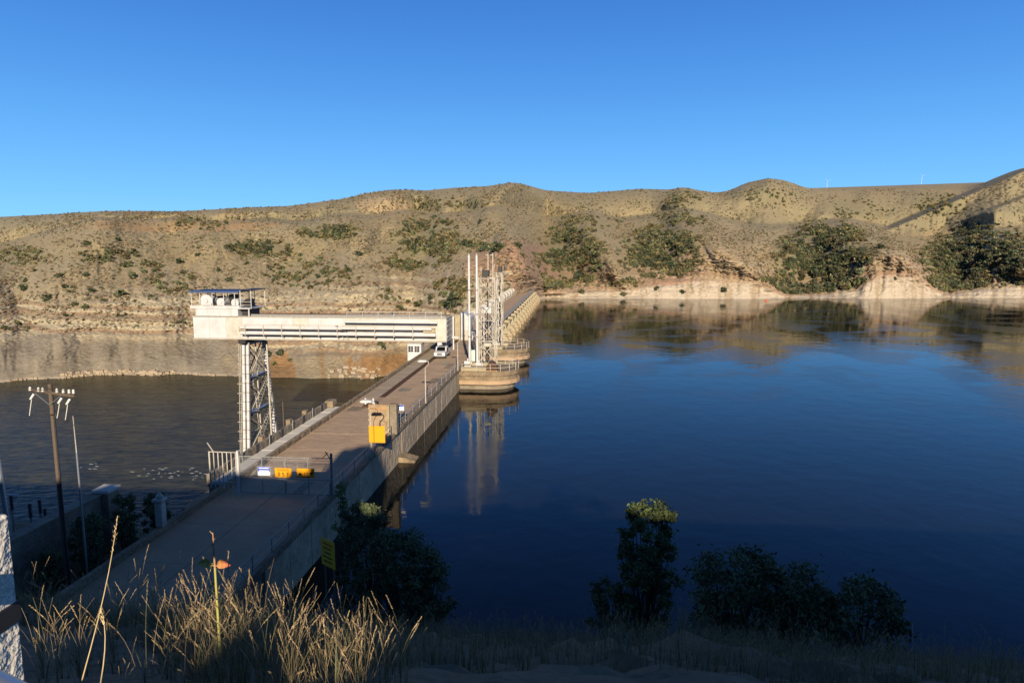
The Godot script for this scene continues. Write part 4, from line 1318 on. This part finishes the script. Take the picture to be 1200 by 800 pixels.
func walkway() -> void:
	var t := thing("side_walkway", "narrow pale concrete walkway with a low grey parapet outside the deck", "walkway")
	var mb := MB.new()
	var z := -50.5
	while z > -76.0:
		slab("paving_slab", t, M.walk, -29.28, -27.45, -0.2, -0.02 + rng.randf_range(-0.01, 0.01), z, z - 2.94, 0.02)
		slab("parapet", t, M.concrete, -29.6, -29.3, -0.4, 0.66, z, z - 2.97, 0.03)
		z -= 3.0
	slab("support", t, M.concrete, -29.5, -27.9, -7.0, -0.22, -50.5, -76.9, 0.1)
	slab("end_block", t, M.concrete2, -29.6, -28.6, 0.0, 0.8, -76.6, -78.0, 0.06)
	for q in [[-60.5, 0.5], [-66.8, 0.55], [-71.0, 0.5]]: slab("stub_block", t, M.concrete2, -30.1, -29.62, 0.1, 0.45 + q[1], q[0], q[0] - 0.7, 0.05)
	for i in 9:
		mb = MB.new()
		var zz := -53.0 - i * 2.7
		mb.tube(Vector3(-29.2, 0.0, zz), Vector3(-29.2, 1.1, zz), 0.05, 0.05, 8)
		part("stanchion", mb, M.steel if i % 2 else M.dark, t)
	for q in [[-62.5, 2.3], [-67.0, 2.9]]:
		mb = MB.new()
		mb.tube(Vector3(-30.4, -2.0, q[0]), Vector3(-30.4, q[1], q[0]), 0.05, 0.05, 8)
		part("pole", mb, M.wood, t)
	# white gate pier lower on the road
	t = thing("gate_pier", "whitish square pier with a wider cap on the shaded road parapet", "pier", Vector3(-27.25, 0.45, -40.8))
	mb = MB.new(); mb.box(Vector3(0, 0.85, 0), Vector3(0.5, 1.7, 0.5), 0.02); part("shaft", mb, M.white2, t)
	mb = MB.new(); mb.box(Vector3(0, 1.8, 0), Vector3(0.72, 0.24, 0.72), 0.05); part("cap", mb, M.white2, t)
	mb = MB.new(); mb.lathe(Vector3(0, 1.92, 0), [Vector2(0.2, 0), Vector2(0.24, 0.12), Vector2(0.12, 0.3), Vector2(0, 0.34)], 14); part("finial", mb, M.white2, t)

# ------------------------------------------------------------------ switchyard below the road
func switchyard() -> void:
	var t := thing("utility_pole", "weathered wooden power pole with crossarm, fuses and dangling leads", "power pole", Vector3(-30.25, -2.7, -36.0))
	var mb := MB.new()
	mb.tube(Vector3.ZERO, Vector3(0, 13.6, 0), 0.15, 0.115, 14); part("pole", mb, M.wood, t)
	mb = MB.new(); mb.beam(Vector3(-1.5, 13.2, -0.18), Vector3(1.75, 13.0, 0.35), 0.12, 0.14, 0.01)
	var arm := part("crossarm", mb, M.wood, t)
	for s in [-1.0, 1.0]:
		mb = MB.new(); mb.beam(Vector3(0, 12.4, 0.15), Vector3(s * 0.85, 13.05, 0.12), 0.05, 0.03); part("brace", mb, M.galv, t)
	for q in [-1.35, -0.75, -0.45, 0.55, 1.0, 1.4, 1.7]:
		mb = MB.new()
		mb.lathe(Vector3(q, 13.12, 0.1 + q * 0.15), [Vector2(0.03, 0), Vector2(0.09, 0.06), Vector2(0.05, 0.12), Vector2(0.08, 0.18), Vector2(0.05, 0.24), Vector2(0, 0.28)], 10)
		part("insulator", mb, M.ceramic, arm)
	for q in [[-0.95, 12.7, 0.9], [0.75, 12.5, 0.8], [1.25, 12.45, 0.85]]:
		mb = MB.new()
		mb.tube(Vector3(q[0] + 0.12, q[1] + 0.35, 0.25), Vector3(q[0] - 0.05, q[1] + 0.05, 0.35), 0.07, 0.06, 8)
		var fuse := part("fuse", mb, M.ceramic, t)
		mb = MB.new(); mb.path([Vector3(q[0], q[1] + 0.1, 0.3), Vector3(q[0] - 0.06, q[1] - 0.35, 0.36), Vector3(q[0] - 0.16, q[1] - q[2], 0.4)], 0.022, 5)
		part("lead", mb, M.ceramic, fuse)
	mb = MB.new()
	mb.path([Vector3(-0.3, 11.85, 0.1), Vector3(0, 11.8, 0.2), Vector3(0.3, 11.9, 0.2), Vector3(0.5, 11.6, 0.25), Vector3(0.8, 11.35, 0.3), Vector3(1.1, 11.4, 0.35), Vector3(1.25, 11.7, 0.35)], 0.025, 5)
	part("jumper_wire", mb, M.copper, t)
	for q in [-1.35, 0.55, 1.7]:
		mb = MB.new()
		var line := []
		for k in 9: line.append(Vector3(q - 7.0 * k, 13.42 - 0.9 * sin(PI * k / 16.0) + 0.02 * k, 0.1 + q * 0.15 + 1.6 * k))
		mb.path(line, 0.012, 5)
		part("wire", mb, M.copper, t)
	mb = MB.new(); mb.tube(Vector3(0.16, 0, 0.08), Vector3(0.16, 11.8, 0.08), 0.05, 0.05, 8); part("conduit", mb, M.dark, t)
	t = thing("steel_mast", "thin pale antenna mast beside the power pole", "mast", Vector3(-29.35, -2.7, -36.5))
	mb = MB.new(); mb.tube(Vector3.ZERO, Vector3(-0.02, 9.4, 0), 0.07, 0.055, 10); part("lower_tube", mb, M.galv, t)
	mb = MB.new(); mb.tube(Vector3(-0.02, 9.4, 0), Vector3(-0.05, 11.6, 0), 0.035, 0.02, 8); part("upper_tube", mb, M.white2, t)
	t = thing("steel_mast", "leaning white steel mast at the switchyard edge", "mast", Vector3(-33.6, -2.7, -36.0))
	mb = MB.new(); mb.tube(Vector3(0.05, 0, 0), Vector3(-0.55, 12.4, 0), 0.17, 0.12, 12); part("tube", mb, M.galv, t)
	mb = MB.new(); mb.tube(Vector3(-0.55, 12.4, 0), Vector3(-0.56, 12.6, 0), 0.14, 0.05, 12); part("cap", mb, M.galv, t)
	t = thing("yard_wall", "dark concrete switchyard wall ending in a capped pilaster", "wall")
	slab("wall", t, M.concrete, -33.95, -33.2, -6.0, 1.4, -34.0, -43.2, 0.05)
	slab("coping", t, M.concrete, -34.05, -33.1, 1.4, 1.55, -34.0, -43.2, 0.03)
	slab("pilaster", t, M.concrete, -33.8, -32.7, -8.0, 1.55, -43.21, -44.4, 0.05)
	slab("pilaster_cap", t, M.walk, -33.9, -32.6, 1.55, 1.8, -43.15, -44.5, 0.04)
	for i in 6:
		var p: Vector3 = [Vector3(-36.2, -2.7, -39), Vector3(-35.4, -2.7, -39.5), Vector3(-36.9, -2.7, -38.4), Vector3(-34.8, -2.7, -40.0), Vector3(-36.0, -2.7, -41.0), Vector3(-35.0, -2.7, -37.2)][i]
		var h: float = [5.6, 4.9, 5.2, 4.4, 4.6, 4.2][i]
		var q := thing("switch_stand", ["switchyard stand with a white T-shaped head", "slim insulator stand next to the T-shaped one", "tallest of the plain insulator stands", "short insulator stand by the yard wall", "insulator stand behind the yard wall", "low insulator stand between the masts"][i], "insulator stand", p, "switchyard insulator stands")
		mb = MB.new(); mb.tube(Vector3.ZERO, Vector3(0, h - 1.0, 0), 0.08, 0.07, 8); part("post", mb, M.galv, q)
		mb = MB.new()
		var prof := []
		for k in 7:
			prof.append(Vector2(0.07, k * 0.14)); prof.append(Vector2(0.14, k * 0.14 + 0.07))
		mb.lathe(Vector3(0, h - 1.0, 0), prof, 12); part("insulator", mb, M.dark, q)
		if i == 0:
			mb = MB.new(); mb.beam(Vector3(-0.5, h + 0.02, 0), Vector3(0.5, h + 0.02, 0), 0.1, 0.07); part("crosspiece", mb, M.white, q)
	var pk := MB.new()
	pk.beam(Vector3(-31.9, 0.6, -37.8), Vector3(-31.0, -0.3, -37.2), 0.35, 0.08, 0.01)
	tag(part("loose_plank", pk, M.wood, self), "pale loose plank leaning in the switchyard", "plank")
	# yellow sign on the shaded bank
	t = thing("bank_sign", "shaded yellow sign board on posts below the road railing", "sign", Vector3(-11.7, near_h(-11.7, -30.0), -30.0))
	t.rotation.y = -0.62
	var lift := 4.2 - t.position.y
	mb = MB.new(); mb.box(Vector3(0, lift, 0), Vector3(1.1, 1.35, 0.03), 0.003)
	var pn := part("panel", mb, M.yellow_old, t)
	for i in 5:
		mb = MB.new(); mb.box(Vector3(-0.05 * (i % 2), lift + 0.45 - i * 0.22, 0.018), Vector3(0.8 - 0.12 * (i % 3), 0.07, 0.004), 0.0); part("print_line", mb, M.red if i == 0 else M.black, pn)
	for x in [-0.35, 0.35]:
		mb = MB.new(); mb.box(Vector3(x, (lift - 0.6) / 2 - 0.1, -0.05), Vector3(0.08, lift + 0.6, 0.06), 0.0); part("post", mb, M.wood, t)

# ------------------------------------------------------------------ plants
func bush_mesh(sd: int, leaves: int, lobes: int, rx: float, ry: float, leaf: float, tint: Color, vary := 0.35, stems := false) -> ArrayMesh:
	var r := RandomNumberGenerator.new()
	r.seed = sd
	var mb := MB.new()
	var cs := []
	for i in lobes:
		var a := r.randf() * TAU
		var h := pow(r.randf(), 0.8)
		var wide := sqrt(maxf(0.0, 1.0 - pow(absf(h - 0.35) / 0.75, 2.0)))
		cs.append([Vector3(cos(a) * rx * wide * sqrt(r.randf()) * 0.8, ry * (0.12 + 0.78 * h), sin(a) * rx * wide * sqrt(r.randf()) * 0.8), r.randf_range(0.55, 1.0), r.randf_range(0.8, 1.2)])
	for i in leaves:
		var c: Array = cs[i % lobes]
		var s: float = rx * 1.5 / pow(lobes, 0.42) * c[1]
		var o := Vector3(r.randfn(), r.randfn() * 0.8, r.randfn())
		o = o * s * 0.42 if stems else o.normalized() * pow(r.randf(), 0.4) * s
		var p: Vector3 = c[0] + o
		p.y = maxf(p.y, 0.0)
		var d := Vector3(r.randf_range(-1, 1), r.randf_range(-0.3, 1), r.randf_range(-1, 1)).normalized()
		var w := d.cross(Vector3(r.randf_range(-1, 1), r.randf_range(-1, 1), r.randf_range(-1, 1))).normalized()
		var l := leaf * r.randf_range(0.6, 1.4)
		var k: float = r.randf_range(1.0 - vary, 1.0 + vary) * c[2]
		mb.col = Color(tint.r * k * r.randf_range(0.9, 1.15), tint.g * k, tint.b * k)
		mb.quad(p - d * l, p + w * l * 0.45, p + d * l, p - w * l * 0.45)
	if stems:
		mb.col = Color(0.05, 0.04, 0.03)
		for c in cs:
			if r.randf() < 0.7: mb.tube(Vector3(c[0].x * 0.1, -0.3, c[0].z * 0.1), c[0], rx * 0.022, rx * 0.006, 5, false)
	return mb.mesh()

func on_bank(px: float, t: float) -> Array:
	var f := clampf((px - px0) / step, 0.0, nx - 1.001)
	var i := int(f)
	var j := clampi(ts.bsearch(t), 1, nr - 1)
	var g := clampf((t - ts[j - 1]) / (ts[j] - ts[j - 1]), 0.0, 1.0)
	var a := far_v[i * nr + j - 1].lerp(far_v[i * nr + j], g)
	var b := far_v[(i + 1) * nr + j - 1].lerp(far_v[(i + 1) * nr + j], g)
	return [a.lerp(b, f - i), lerpf(far_w[i * nr + j - 1], far_w[i * nr + j], g)]

func locate(px: float, w: float) -> Vector3:
	var best := 2.0
	var err := 1e9
	for i in 220:
		var t := 0.4 + i * 0.021
		var e := absf(on_bank(px, t)[1] - w)
		if e < err: err = e; best = t
	return on_bank(px, best)[0]

func far_shrubs() -> void:
	var r := RandomNumberGenerator.new()
	r.seed = 77
	var kinds := []
	for i in 3: kinds.append(bush_mesh(300 + i, 46, 5, 1.0, 1.0, 0.42, Color(0.158, 0.146, 0.087)))        # sage
	for i in 3: kinds.append(bush_mesh(310 + i, 120, 8, 1.0, 1.2, 0.34, Color(0.083, 0.091, 0.038)))     # skunkbush
	for i in 3: kinds.append(bush_mesh(320 + i, 170, 9, 1.0, 1.5, 0.30, Color(0.043, 0.057, 0.024)))     # juniper
	var xf := []
	var tint := []
	for k in kinds: xf.append([]); tint.append([])
	var tries := 0
	var made := 0
	while made < 30000 and tries < 110000:
		tries += 1
		var px := r.randf_range(-260.0, 1380.0)
		var t := r.randf_range(1.25, 4.98)
		var hit := on_bank(px, t)
		var g := thicket(px, hit[1])
		var clump: float = nz.patch.get_noise_2d(px * 1.1, hit[1] * 2.2)
		var sparse := clampf(0.34 + clump * 0.8, 0.06, 0.8) * (0.45 if t < 2.1 else 1.0)
		if r.randf() > maxf(sparse, g * (0.30 + clump * 2.2 + nz.fine.get_noise_2d(px * 0.9, hit[1] * 1.6) * 1.2)): continue
		made += 1
		var size := r.randf_range(0.28, 0.72) * (1.25 if t > 4.0 else 1.0)
		var kind := r.randi() % 3
		if g > 0.15 and r.randf() < 0.45 + 0.35 * g:
			size = r.randf_range(0.7, 1.7) * (0.8 + 0.4 * g)
			kind = 3 + r.randi() % 3
			if g > 0.7 and r.randf() < 0.45 * g: kind = 6 + r.randi() % 3
			size *= 0.6 + 0.55 * r.randf()
		elif r.randf() < 0.14: kind = 3 + r.randi() % 3
		var b := Basis(Vector3.UP, r.randf() * TAU).scaled(Vector3(size * r.randf_range(0.8, 1.3), size * r.randf_range(0.7, 1.1), size))
		xf[kind].append(Transform3D(b, hit[0] + Vector3(0, -0.15 * size, 0)))
		var k := r.randf_range(0.6, 1.5)
		tint[kind].append(Color(k * r.randf_range(0.85, 1.45), k, k * r.randf_range(0.8, 1.25)))
	var root := Node3D.new()
	root.name = "scrub"
	add_child(root)
	tag(root, "grey-green sage and scrub scattered thickly over the far hillsides", "scrub", "", "stuff")
	for i in kinds.size():
		var mm := MultiMesh.new()
		mm.transform_format = MultiMesh.TRANSFORM_3D
		mm.use_colors = true
		mm.mesh = kinds[i]
		mm.instance_count = xf[i].size()
		for j in xf[i].size():
			mm.set_instance_transform(j, xf[i][j]); mm.set_instance_color(j, tint[i][j])
		var o := MultiMeshInstance3D.new()
		o.name = ["sagebrush", "skunkbush", "juniper_scrub"][i / 3]
		o.multimesh = mm
		o.material_override = M.leaf
		root.add_child(o, true)
	# shrubs that stand apart
	var solo := [[139, 346, 2.4], [154, 326, 2.6], [147, 312, 2.6], [106, 342, 1.6], [100, 323, 1.5], [75, 337, 1.4], [87, 357, 1.5], [99, 361, 1.6], [40, 318, 1.5], [27, 340, 2.1], [30, 330, 1.4], [55, 352, 2.2], [82, 343, 1.3], [21, 381, 1.5], [5, 385, 1.5], [75, 370, 1.0], [101, 287, 2.0], [210, 309, 2.0], [186, 338, 1.9], [208, 334, 1.7], [213, 377, 1.2], [138, 282, 1.5], [156, 297, 2.2], [68, 325, 1.6], [86, 338, 1.3], [120, 352, 1.1], [176, 348, 1.4], [232, 300, 1.5], [255, 318, 1.5], [268, 330, 1.7], [290, 310, 1.6], [330, 316, 1.6], [352, 300, 1.5], [372, 326, 1.5], [408, 318, 1.5], [420, 300, 1.7],
		[467, 362, 1.9], [478, 356, 1.4], [492, 357, 2.2], [505, 350, 1.6], [312, 418, 1.9], [328, 416, 1.6], [322, 427, 1.1], [340, 423, 1.1], [445, 404, 1.5], [449, 410, 1.1], [584, 294, 3.0], [607, 290, 1.8], [639, 345, 1.8], [681, 344, 1.7], [729, 345, 1.8], [770, 340, 1.4], [800, 344, 1.4], [848, 342, 1.6], [690, 326, 1.7], [612, 300, 1.4], [1012, 309, 3.0], [1032, 291, 1.9], [1050, 328, 1.1], [1080, 300, 1.6], [880, 262, 1.5], [905, 330, 1.3], [860, 318, 1.2], [520, 262, 1.6], [562, 262, 1.6]]
	for i in solo.size():
		var s: Array = solo[i]
		var o := place("far_shrub", kinds[3 + i % 6], M.leaf, self, locate(s[0], s[1]) + Vector3(0, -0.2, 0))
		o.scale = Vector3(s[2] * r.randf_range(0.9, 1.15), s[2] * r.randf_range(0.75, 0.95), s[2])
		o.rotation.y = r.randf() * TAU
		tag(o, "round green shrub standing apart on the dry slope across the water", "shrub", "shrubs standing apart on the far slopes")
	var tr := thing("juniper_tree", "dense dark green juniper growing above the far end of the dam", "tree", locate(528, 364))
	var dense := bush_mesh(901, 900, 16, 2.6, 7.4, 0.5, Color(0.028, 0.045, 0.018))
	place("crown", dense, M.leaf, tr)
	var mb := MB.new(); mb.tube(Vector3(0, -0.5, 0), Vector3(0, 5, 0), 0.25, 0.1, 8); part("trunk", mb, M.wood, tr)
	# boulders at the river edge
	mb = MB.new()
	for i in 420:
		var px := r.randf_range(72.0, 205.0) if i < 170 else (r.randf_range(380.0, 445.0) if i < 210 else r.randf_range(-120.0, 290.0))
		var p: Vector3 = on_bank(px, r.randf_range(0.02, 0.16) if i < 170 else (r.randf_range(0.05, 0.6) if i < 210 else r.randf_range(0.02, 0.1)))[0]
		var s := r.randf_range(0.35, 1.15) * (1.0 if i < 210 else 0.6)
		var pts := []
		for k in 8: pts.append(p + Vector3((1 if k & 1 else -1) * s * r.randf_range(0.5, 1.1), (1 if k & 2 else -0.6) * s * r.randf_range(0.4, 0.8), (1 if k & 4 else -1) * s * r.randf_range(0.5, 1.0)))
		mb.ctr = p; mb.convex = true
		for f in [[0, 1, 3, 2], [4, 5, 7, 6], [0, 1, 5, 4], [2, 3, 7, 6], [0, 2, 6, 4], [1, 3, 7, 5]]: mb.quad(pts[f[0]], pts[f[1]], pts[f[2]], pts[f[3]])
		mb.convex = false
	tag(part("rubble", mb, M.rock, self), "pale broken rock heaped along the river shore", "rubble", "", "stuff")

func near_plants() -> void:
	var r := RandomNumberGenerator.new()
	r.seed = 5
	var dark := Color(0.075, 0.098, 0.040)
	for q in [["lakeside_bush", "tall dark bush beside the dam wall at the water's edge", -9.6, -35.6, 2.9, 7.3, 6000, 44, 21],
			["lakeside_bush", "dark bush crowding the dam wall under the road railing", -12.6, -38.2, 2.4, 9.6, 6000, 46, 32],
			["lakeside_bush", "lower dark bush leaning out over the water next to the tall one", -7.9, -34.2, 1.9, 5.2, 2600, 22, 22],
			["willow_tree", "dark slender tree on the shore with a sunlit leafy top", 3.4, -31.0, 2.0, 7.9, 5600, 50, 23],
			["shore_bush", "small dark bush at the foot of the slender tree", 1.6, -31.4, 1.2, 4.2, 1300, 14, 24],
			["shore_bush", "broad black-green thicket on the shore past the slender tree", 6.9, -27.4, 2.7, 5.0, 4200, 30, 25],
			["shore_bush", "rounded dark bush in the middle of the shore thicket", 9.0, -26.4, 2.4, 4.3, 2600, 22, 26],
			["shore_bush", "low dark bush tailing off the shore thicket", 11.0, -25.4, 1.9, 3.2, 1800, 18, 27],
			["cedar_bush", "pointed dark evergreen behind the shaded road parapet", -29.6, -40.6, 1.3, 5.6, 2400, 26, 28],
			["cedar_bush", "shaggy dark evergreen between the yard wall and the parapet", -30.6, -38.4, 1.5, 5.0, 2400, 26, 29],
			["cedar_bush", "low dark evergreen near the loose plank", -31.3, -36.2, 1.3, 3.6, 1300, 18, 30],
			["cedar_bush", "dark evergreen against the road parapet above the river", -29.4, -43.6, 1.2, 4.6, 2000, 24, 31]]:
		var y := near_h(q[2], q[3])
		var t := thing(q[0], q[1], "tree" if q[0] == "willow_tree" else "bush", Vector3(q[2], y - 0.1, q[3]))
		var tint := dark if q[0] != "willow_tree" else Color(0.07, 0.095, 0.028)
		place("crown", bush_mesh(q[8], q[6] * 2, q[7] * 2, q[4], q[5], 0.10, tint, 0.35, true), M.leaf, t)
		var mb := MB.new()
		mb.tube(Vector3(0, -0.4, 0), Vector3(r.randf_range(-0.2, 0.2), q[5] * 0.6, 0), 0.12, 0.04, 8)
		mb.tube(Vector3(0, q[5] * 0.15, 0), Vector3(q[4] * 0.5, q[5] * 0.6, 0.3), 0.06, 0.02, 6)
		mb.tube(Vector3(0, q[5] * 0.2, 0), Vector3(-q[4] * 0.5, q[5] * 0.65, -0.2), 0.06, 0.02, 6)
		part("trunk", mb, M.wood, t)
	# unseen scrub added behind the camera to roughen the lake's shadow edge
	for i in 18:
		var x := 14.5 + i * 2.1 + r.randf_range(-0.8, 0.8)
		var z := 13.0 + r.randf_range(-0.5, 1.5)
		var o := place("added_scrub", bush_mesh(600 + i % 4, 500, 14, 1.4, 2.2, 0.12, dark, 0.35, true), M.leaf, self, Vector3(x, near_h(x, z) - 0.1, z))
		o.scale = Vector3.ONE * r.randf_range(0.5, 1.3)
		tag(o, "green bush added out of view on the bank to roughen the lake shadow", "bush", "bushes added behind the camera to shade the lake")
	# leafy sprig in the sun at the wall's shade edge
	var sp := thing("sapling", "light green sapling by the gate end of the lake railing", "sapling", Vector3(-17.1, -3.4, -46.5))
	place("crown", bush_mesh(41, 420, 10, 0.8, 6.6, 0.13, Color(0.10, 0.14, 0.03), 0.3, true), M.leaf, sp)
	var mb2 := MB.new(); mb2.tube(Vector3(0, -1.0, 0), Vector3(0.1, 5.4, 0), 0.05, 0.02, 6); part("trunk", mb2, M.wood, sp)
	# dry grass of the slope
	var kinds := []
	for i in 8: kinds.append(grass_mesh(500 + i, i))
	var xf := []
	for k in kinds: xf.append([])
	var n := 0
	while n < 14000:
		n += 1
		var z := -r.randf_range(3.2, 8.0)
		var px := r.randf_range(-60.0, 520.0)
		if n > 2300:
			z = -r.randf_range(6.0, 26.0); px = r.randf_range(-100.0, 1300.0)
		var p := sight(px, 700, -z)
		p = Vector3(p.x, 0, z)
		p.y = near_h(p.x, p.z)
		var thick := 0.75 * smoothstep(110.0, 180.0, px) * smoothstep(470.0, 390.0, px) + 0.16 * smoothstep(470.0, 390.0, px)
		if n <= 2300 and r.randf() > thick: continue
		if p.x < -14.0 and p.z < -24.0: continue
		var s := (0.36 + 0.56 * pow(r.randf(), 1.6)) * (0.85 if px > 330 else 1.0)
		var kind := r.randi() % 8
		if px < 150.0 and n <= 2300: s *= 0.85
		xf[kind].append(Transform3D(Basis(Vector3.UP, r.randf() * TAU).scaled(Vector3(s, s, s)), p + Vector3(0, -0.03, 0)))
	var root := Node3D.new()
	root.name = "grass"
	add_child(root)
	tag(root, "dry straw-coloured grass with seed heads on the slope below the road", "grass", "", "stuff")
	for i in kinds.size():
		var mm := MultiMesh.new()
		mm.transform_format = MultiMesh.TRANSFORM_3D
		mm.mesh = kinds[i]
		mm.instance_count = xf[i].size()
		for j in xf[i].size(): mm.set_instance_transform(j, xf[i][j])
		var o := MultiMeshInstance3D.new()
		o.name = "tuft"
		o.multimesh = mm
		o.material_override = M.leaf
		root.add_child(o, true)
	# single tall stalks
	for q in [["tall arching dry grass stalk rising alone above the dark slope", 84, 800, 138, 604, 3.6], ["short dry grass stalk next to the white guard rail post", 102, 795, 118, 712, 3.2], ["dry grass stalk slanting up amid the tuft", 175, 740, 213, 642, 3.8]]:
		var a := sight(q[1], q[2], q[5])
		a.y = near_h(a.x, a.z) - 0.02
		var b := sight(q[3], q[4], q[5] + 0.1)
		var t := thing("grass_stalk", q[0], "grass stalk", a)
		var mb := MB.new()
		mb.col = Color(0.42, 0.32, 0.17)
		var pts := []
		for k in 9: pts.append((b - a) * (k / 8.0) + Vector3(0.05 * sin(k * 0.4), 0.09 * sin(PI * k / 8.0), 0))
		for k in 8: mb.tube(pts[k], pts[k + 1], 0.004 - 0.0003 * k, 0.0037 - 0.0003 * k, 6, false)
		part("stem", mb, M.leaf, t)
		mb = MB.new()
		mb.col = Color(0.50, 0.38, 0.21)
		seed_head(mb, pts[6], pts[8], 0.010, 26, r)
		part("seed_head", mb, M.leaf, t)
	leafy_weed()

func seed_head(mb: MB, a: Vector3, b: Vector3, w: float, n: int, r: RandomNumberGenerator) -> void:
	var d := (b - a).normalized()
	for i in n:
		var u := i / float(n)
		var side := d.cross(Vector3(r.randf_range(-1, 1), r.randf_range(-1, 1), r.randf_range(-1, 1))).normalized()
		var p := a.lerp(b, u) + side * w * (0.5 + 0.5 * sin(PI * u))
		var up := (d + side * 0.5).normalized()
		var x := up.cross(side).normalized()
		mb.quad(p - up * 0.007, p + x * 0.0032, p + up * 0.011, p - x * 0.0032)

func grass_mesh(sd: int, kind: int) -> ArrayMesh:
	var r := RandomNumberGenerator.new()
	r.seed = sd
	var mb := MB.new()
	for s in 3:
		var root := Vector3(r.randf_range(-0.05, 0.05), 0, r.randf_range(-0.05, 0.05))
		var lean := Vector3(r.randf_range(-0.16, 0.34), 0, r.randf_range(-0.2, 0.2))
		var h := r.randf_range(0.65, 1.05)
		var k := r.randf_range(0.75, 1.2)
		var straw := Color(0.30 * k, 0.22 * k, 0.12 * k)
		mb.col = straw if r.randf() < 0.75 else Color(0.2 * k, 0.19 * k, 0.08 * k)
		var pts := []
		for i in 7:
			var u := i / 6.0
			pts.append(root + Vector3(lean.x * u * u, h * u - 0.12 * u * u * u, lean.z * u * u))
		for i in 6: mb.tube(pts[i], pts[i + 1], 0.0014, 0.0012, 3, false)
		mb.col = Color(0.36 * k, 0.26 * k, 0.14 * k)
		if kind < 6: seed_head(mb, pts[5].lerp(pts[4], 0.2), pts[6], 0.0042, 26, r)
	for s in 7:      # blades
		var a := r.randf() * TAU
		var reach := r.randf_range(0.08, 0.34)
		var h := r.randf_range(0.25, 0.62)
		var k := r.randf_range(0.7, 1.2)
		mb.col = Color(0.10 * k, 0.11 * k, 0.045 * k) if r.randf() < 0.5 else Color(0.24 * k, 0.185 * k, 0.10 * k)
		var d := Vector3(cos(a), 0, sin(a))
		var x := Vector3(-d.z, 0, d.x) * 0.0045
		for i in 4:
			var u0 := i / 4.0
			var u1 := (i + 1) / 4.0
			var p0 := d * reach * u0 * u0 + Vector3(0, h * u0 * (1.25 - 0.25 * u0), 0)
			var p1 := d * reach * u1 * u1 + Vector3(0, h * u1 * (1.25 - 0.25 * u1), 0)
			mb.quad(p0 - x * (1 - u0), p1 - x * (1 - u1), p1 + x * (1 - u1), p0 + x * (1 - u0))
	return mb.mesh()

func leafy_weed() -> void:
	var top := sight(249, 624, 4.3)
	var base := Vector3(top.x, near_h(top.x, top.z) - 0.05, top.z)
	var t := thing("leafy_weed", "upright weed with a yellow-green leaf and a red-tinged leaf above the grass", "weed", base)
	var mb := MB.new()
	var h := top.y - base.y
	mb.col = Color(0.33, 0.30, 0.08)
	mb.tube(Vector3.ZERO, Vector3(0.0, h * 0.78, 0), 0.009, 0.007, 8)
	mb.col = Color(0.34, 0.20, 0.09)
	mb.tube(Vector3(0, h * 0.78, 0), Vector3(0.0, h, 0.0), 0.007, 0.003, 8)
	mb.tube(Vector3(0, h * 0.99, 0), Vector3(-0.02, h * 1.01, 0.0), 0.003, 0.002, 6)
	part("stem", mb, M.leaf, t)
	for s in [-1.0, 1.0]:
		mb = MB.new()
		for i in 10:
			var u0 := i / 10.0
			var u1 := (i + 1) / 10.0
			var w0 := 0.03 * sin(PI * pow(u0, 0.7))
			var w1 := 0.03 * sin(PI * pow(u1, 0.7))
			var p0 := Vector3(s * (0.015 + 0.095 * u0), h * 0.80 + 0.012 * sin(u0 * 3.0), 0.0)
			var p1 := Vector3(s * (0.015 + 0.095 * u1), h * 0.80 + 0.012 * sin(u1 * 3.0), 0.0)
			var k := 0.85 + 0.3 * fposmod(i * 0.37, 1.0)
			mb.col = Color(0.36 * k, 0.35 * k, 0.09 * k) if s < 0 else Color(0.34 * k, (0.17 - 0.09 * u0) * k, 0.05 * k)
			mb.quad(p0 + Vector3(0, -w0, 0.012), p1 + Vector3(0, -w1, 0.012), p1, p0)
			mb.quad(p0, p1, p1 + Vector3(0, w1, 0.008), p0 + Vector3(0, w0, 0.008))
		part("leaf", mb, M.leaf, t)
		mb = MB.new()
		mb.col = Color(0.36, 0.22, 0.10)
		mb.tube(Vector3(0, h * 0.79, 0), Vector3(s * 0.03, h * 0.80, 0), 0.004, 0.003, 6)
		part("leaf_stalk", mb, M.leaf, t)
	for i in 4:
		mb = MB.new()
		mb.col = Color(0.36, 0.21, 0.10)
		var y := h * (0.84 + 0.035 * i)
		var s := 1.0 if i % 2 else -1.0
		mb.quad(Vector3(0, y, 0), Vector3(s * 0.012, y + 0.018, 0.004), Vector3(s * 0.016, y + 0.03, 0), Vector3(s * 0.004, y + 0.014, -0.004))
		part("bud", mb, M.leaf, t)

func roadside() -> void:
	var p := sight(-6, 690, 2.3)
	var g := near_h(p.x, p.z)
	var t := thing("rail_post", "weathered white-painted wooden guard rail post at the road edge", "post", Vector3(p.x - 0.02, g, p.z))
	var mb := MB.new()
	var top := sight(5, 605, 2.3).y - g
	mb.box(Vector3(0, top / 2 - 0.1, 0), Vector3(0.085, top + 0.2, 0.12), 0.008)
	part("timber", mb, M.white_wood, t)
	mb = MB.new()
	mb.box(Vector3(0, sight(5, 728, 2.3).y - g, 0.0), Vector3(0.095, 0.075, 0.13), 0.004)
	part("band", mb, M.dark, t)
	t = thing("guard_rail", "silver steel guard rail beam along the road edge", "guard rail", Vector3.ZERO)
	mb = MB.new()
	var a := sight(-260, 690, 1.75)
	var b := sight(46, 842, 1.55)
	mb.tube(a, b, 0.05, 0.05, 14)
	part("beam", mb, M.galv, t)
	mb = MB.new()
	mb.tube(b, b + (b - a).normalized() * 0.06, 0.06, 0.05, 14)
	part("end_cap", mb, M.galv, t)
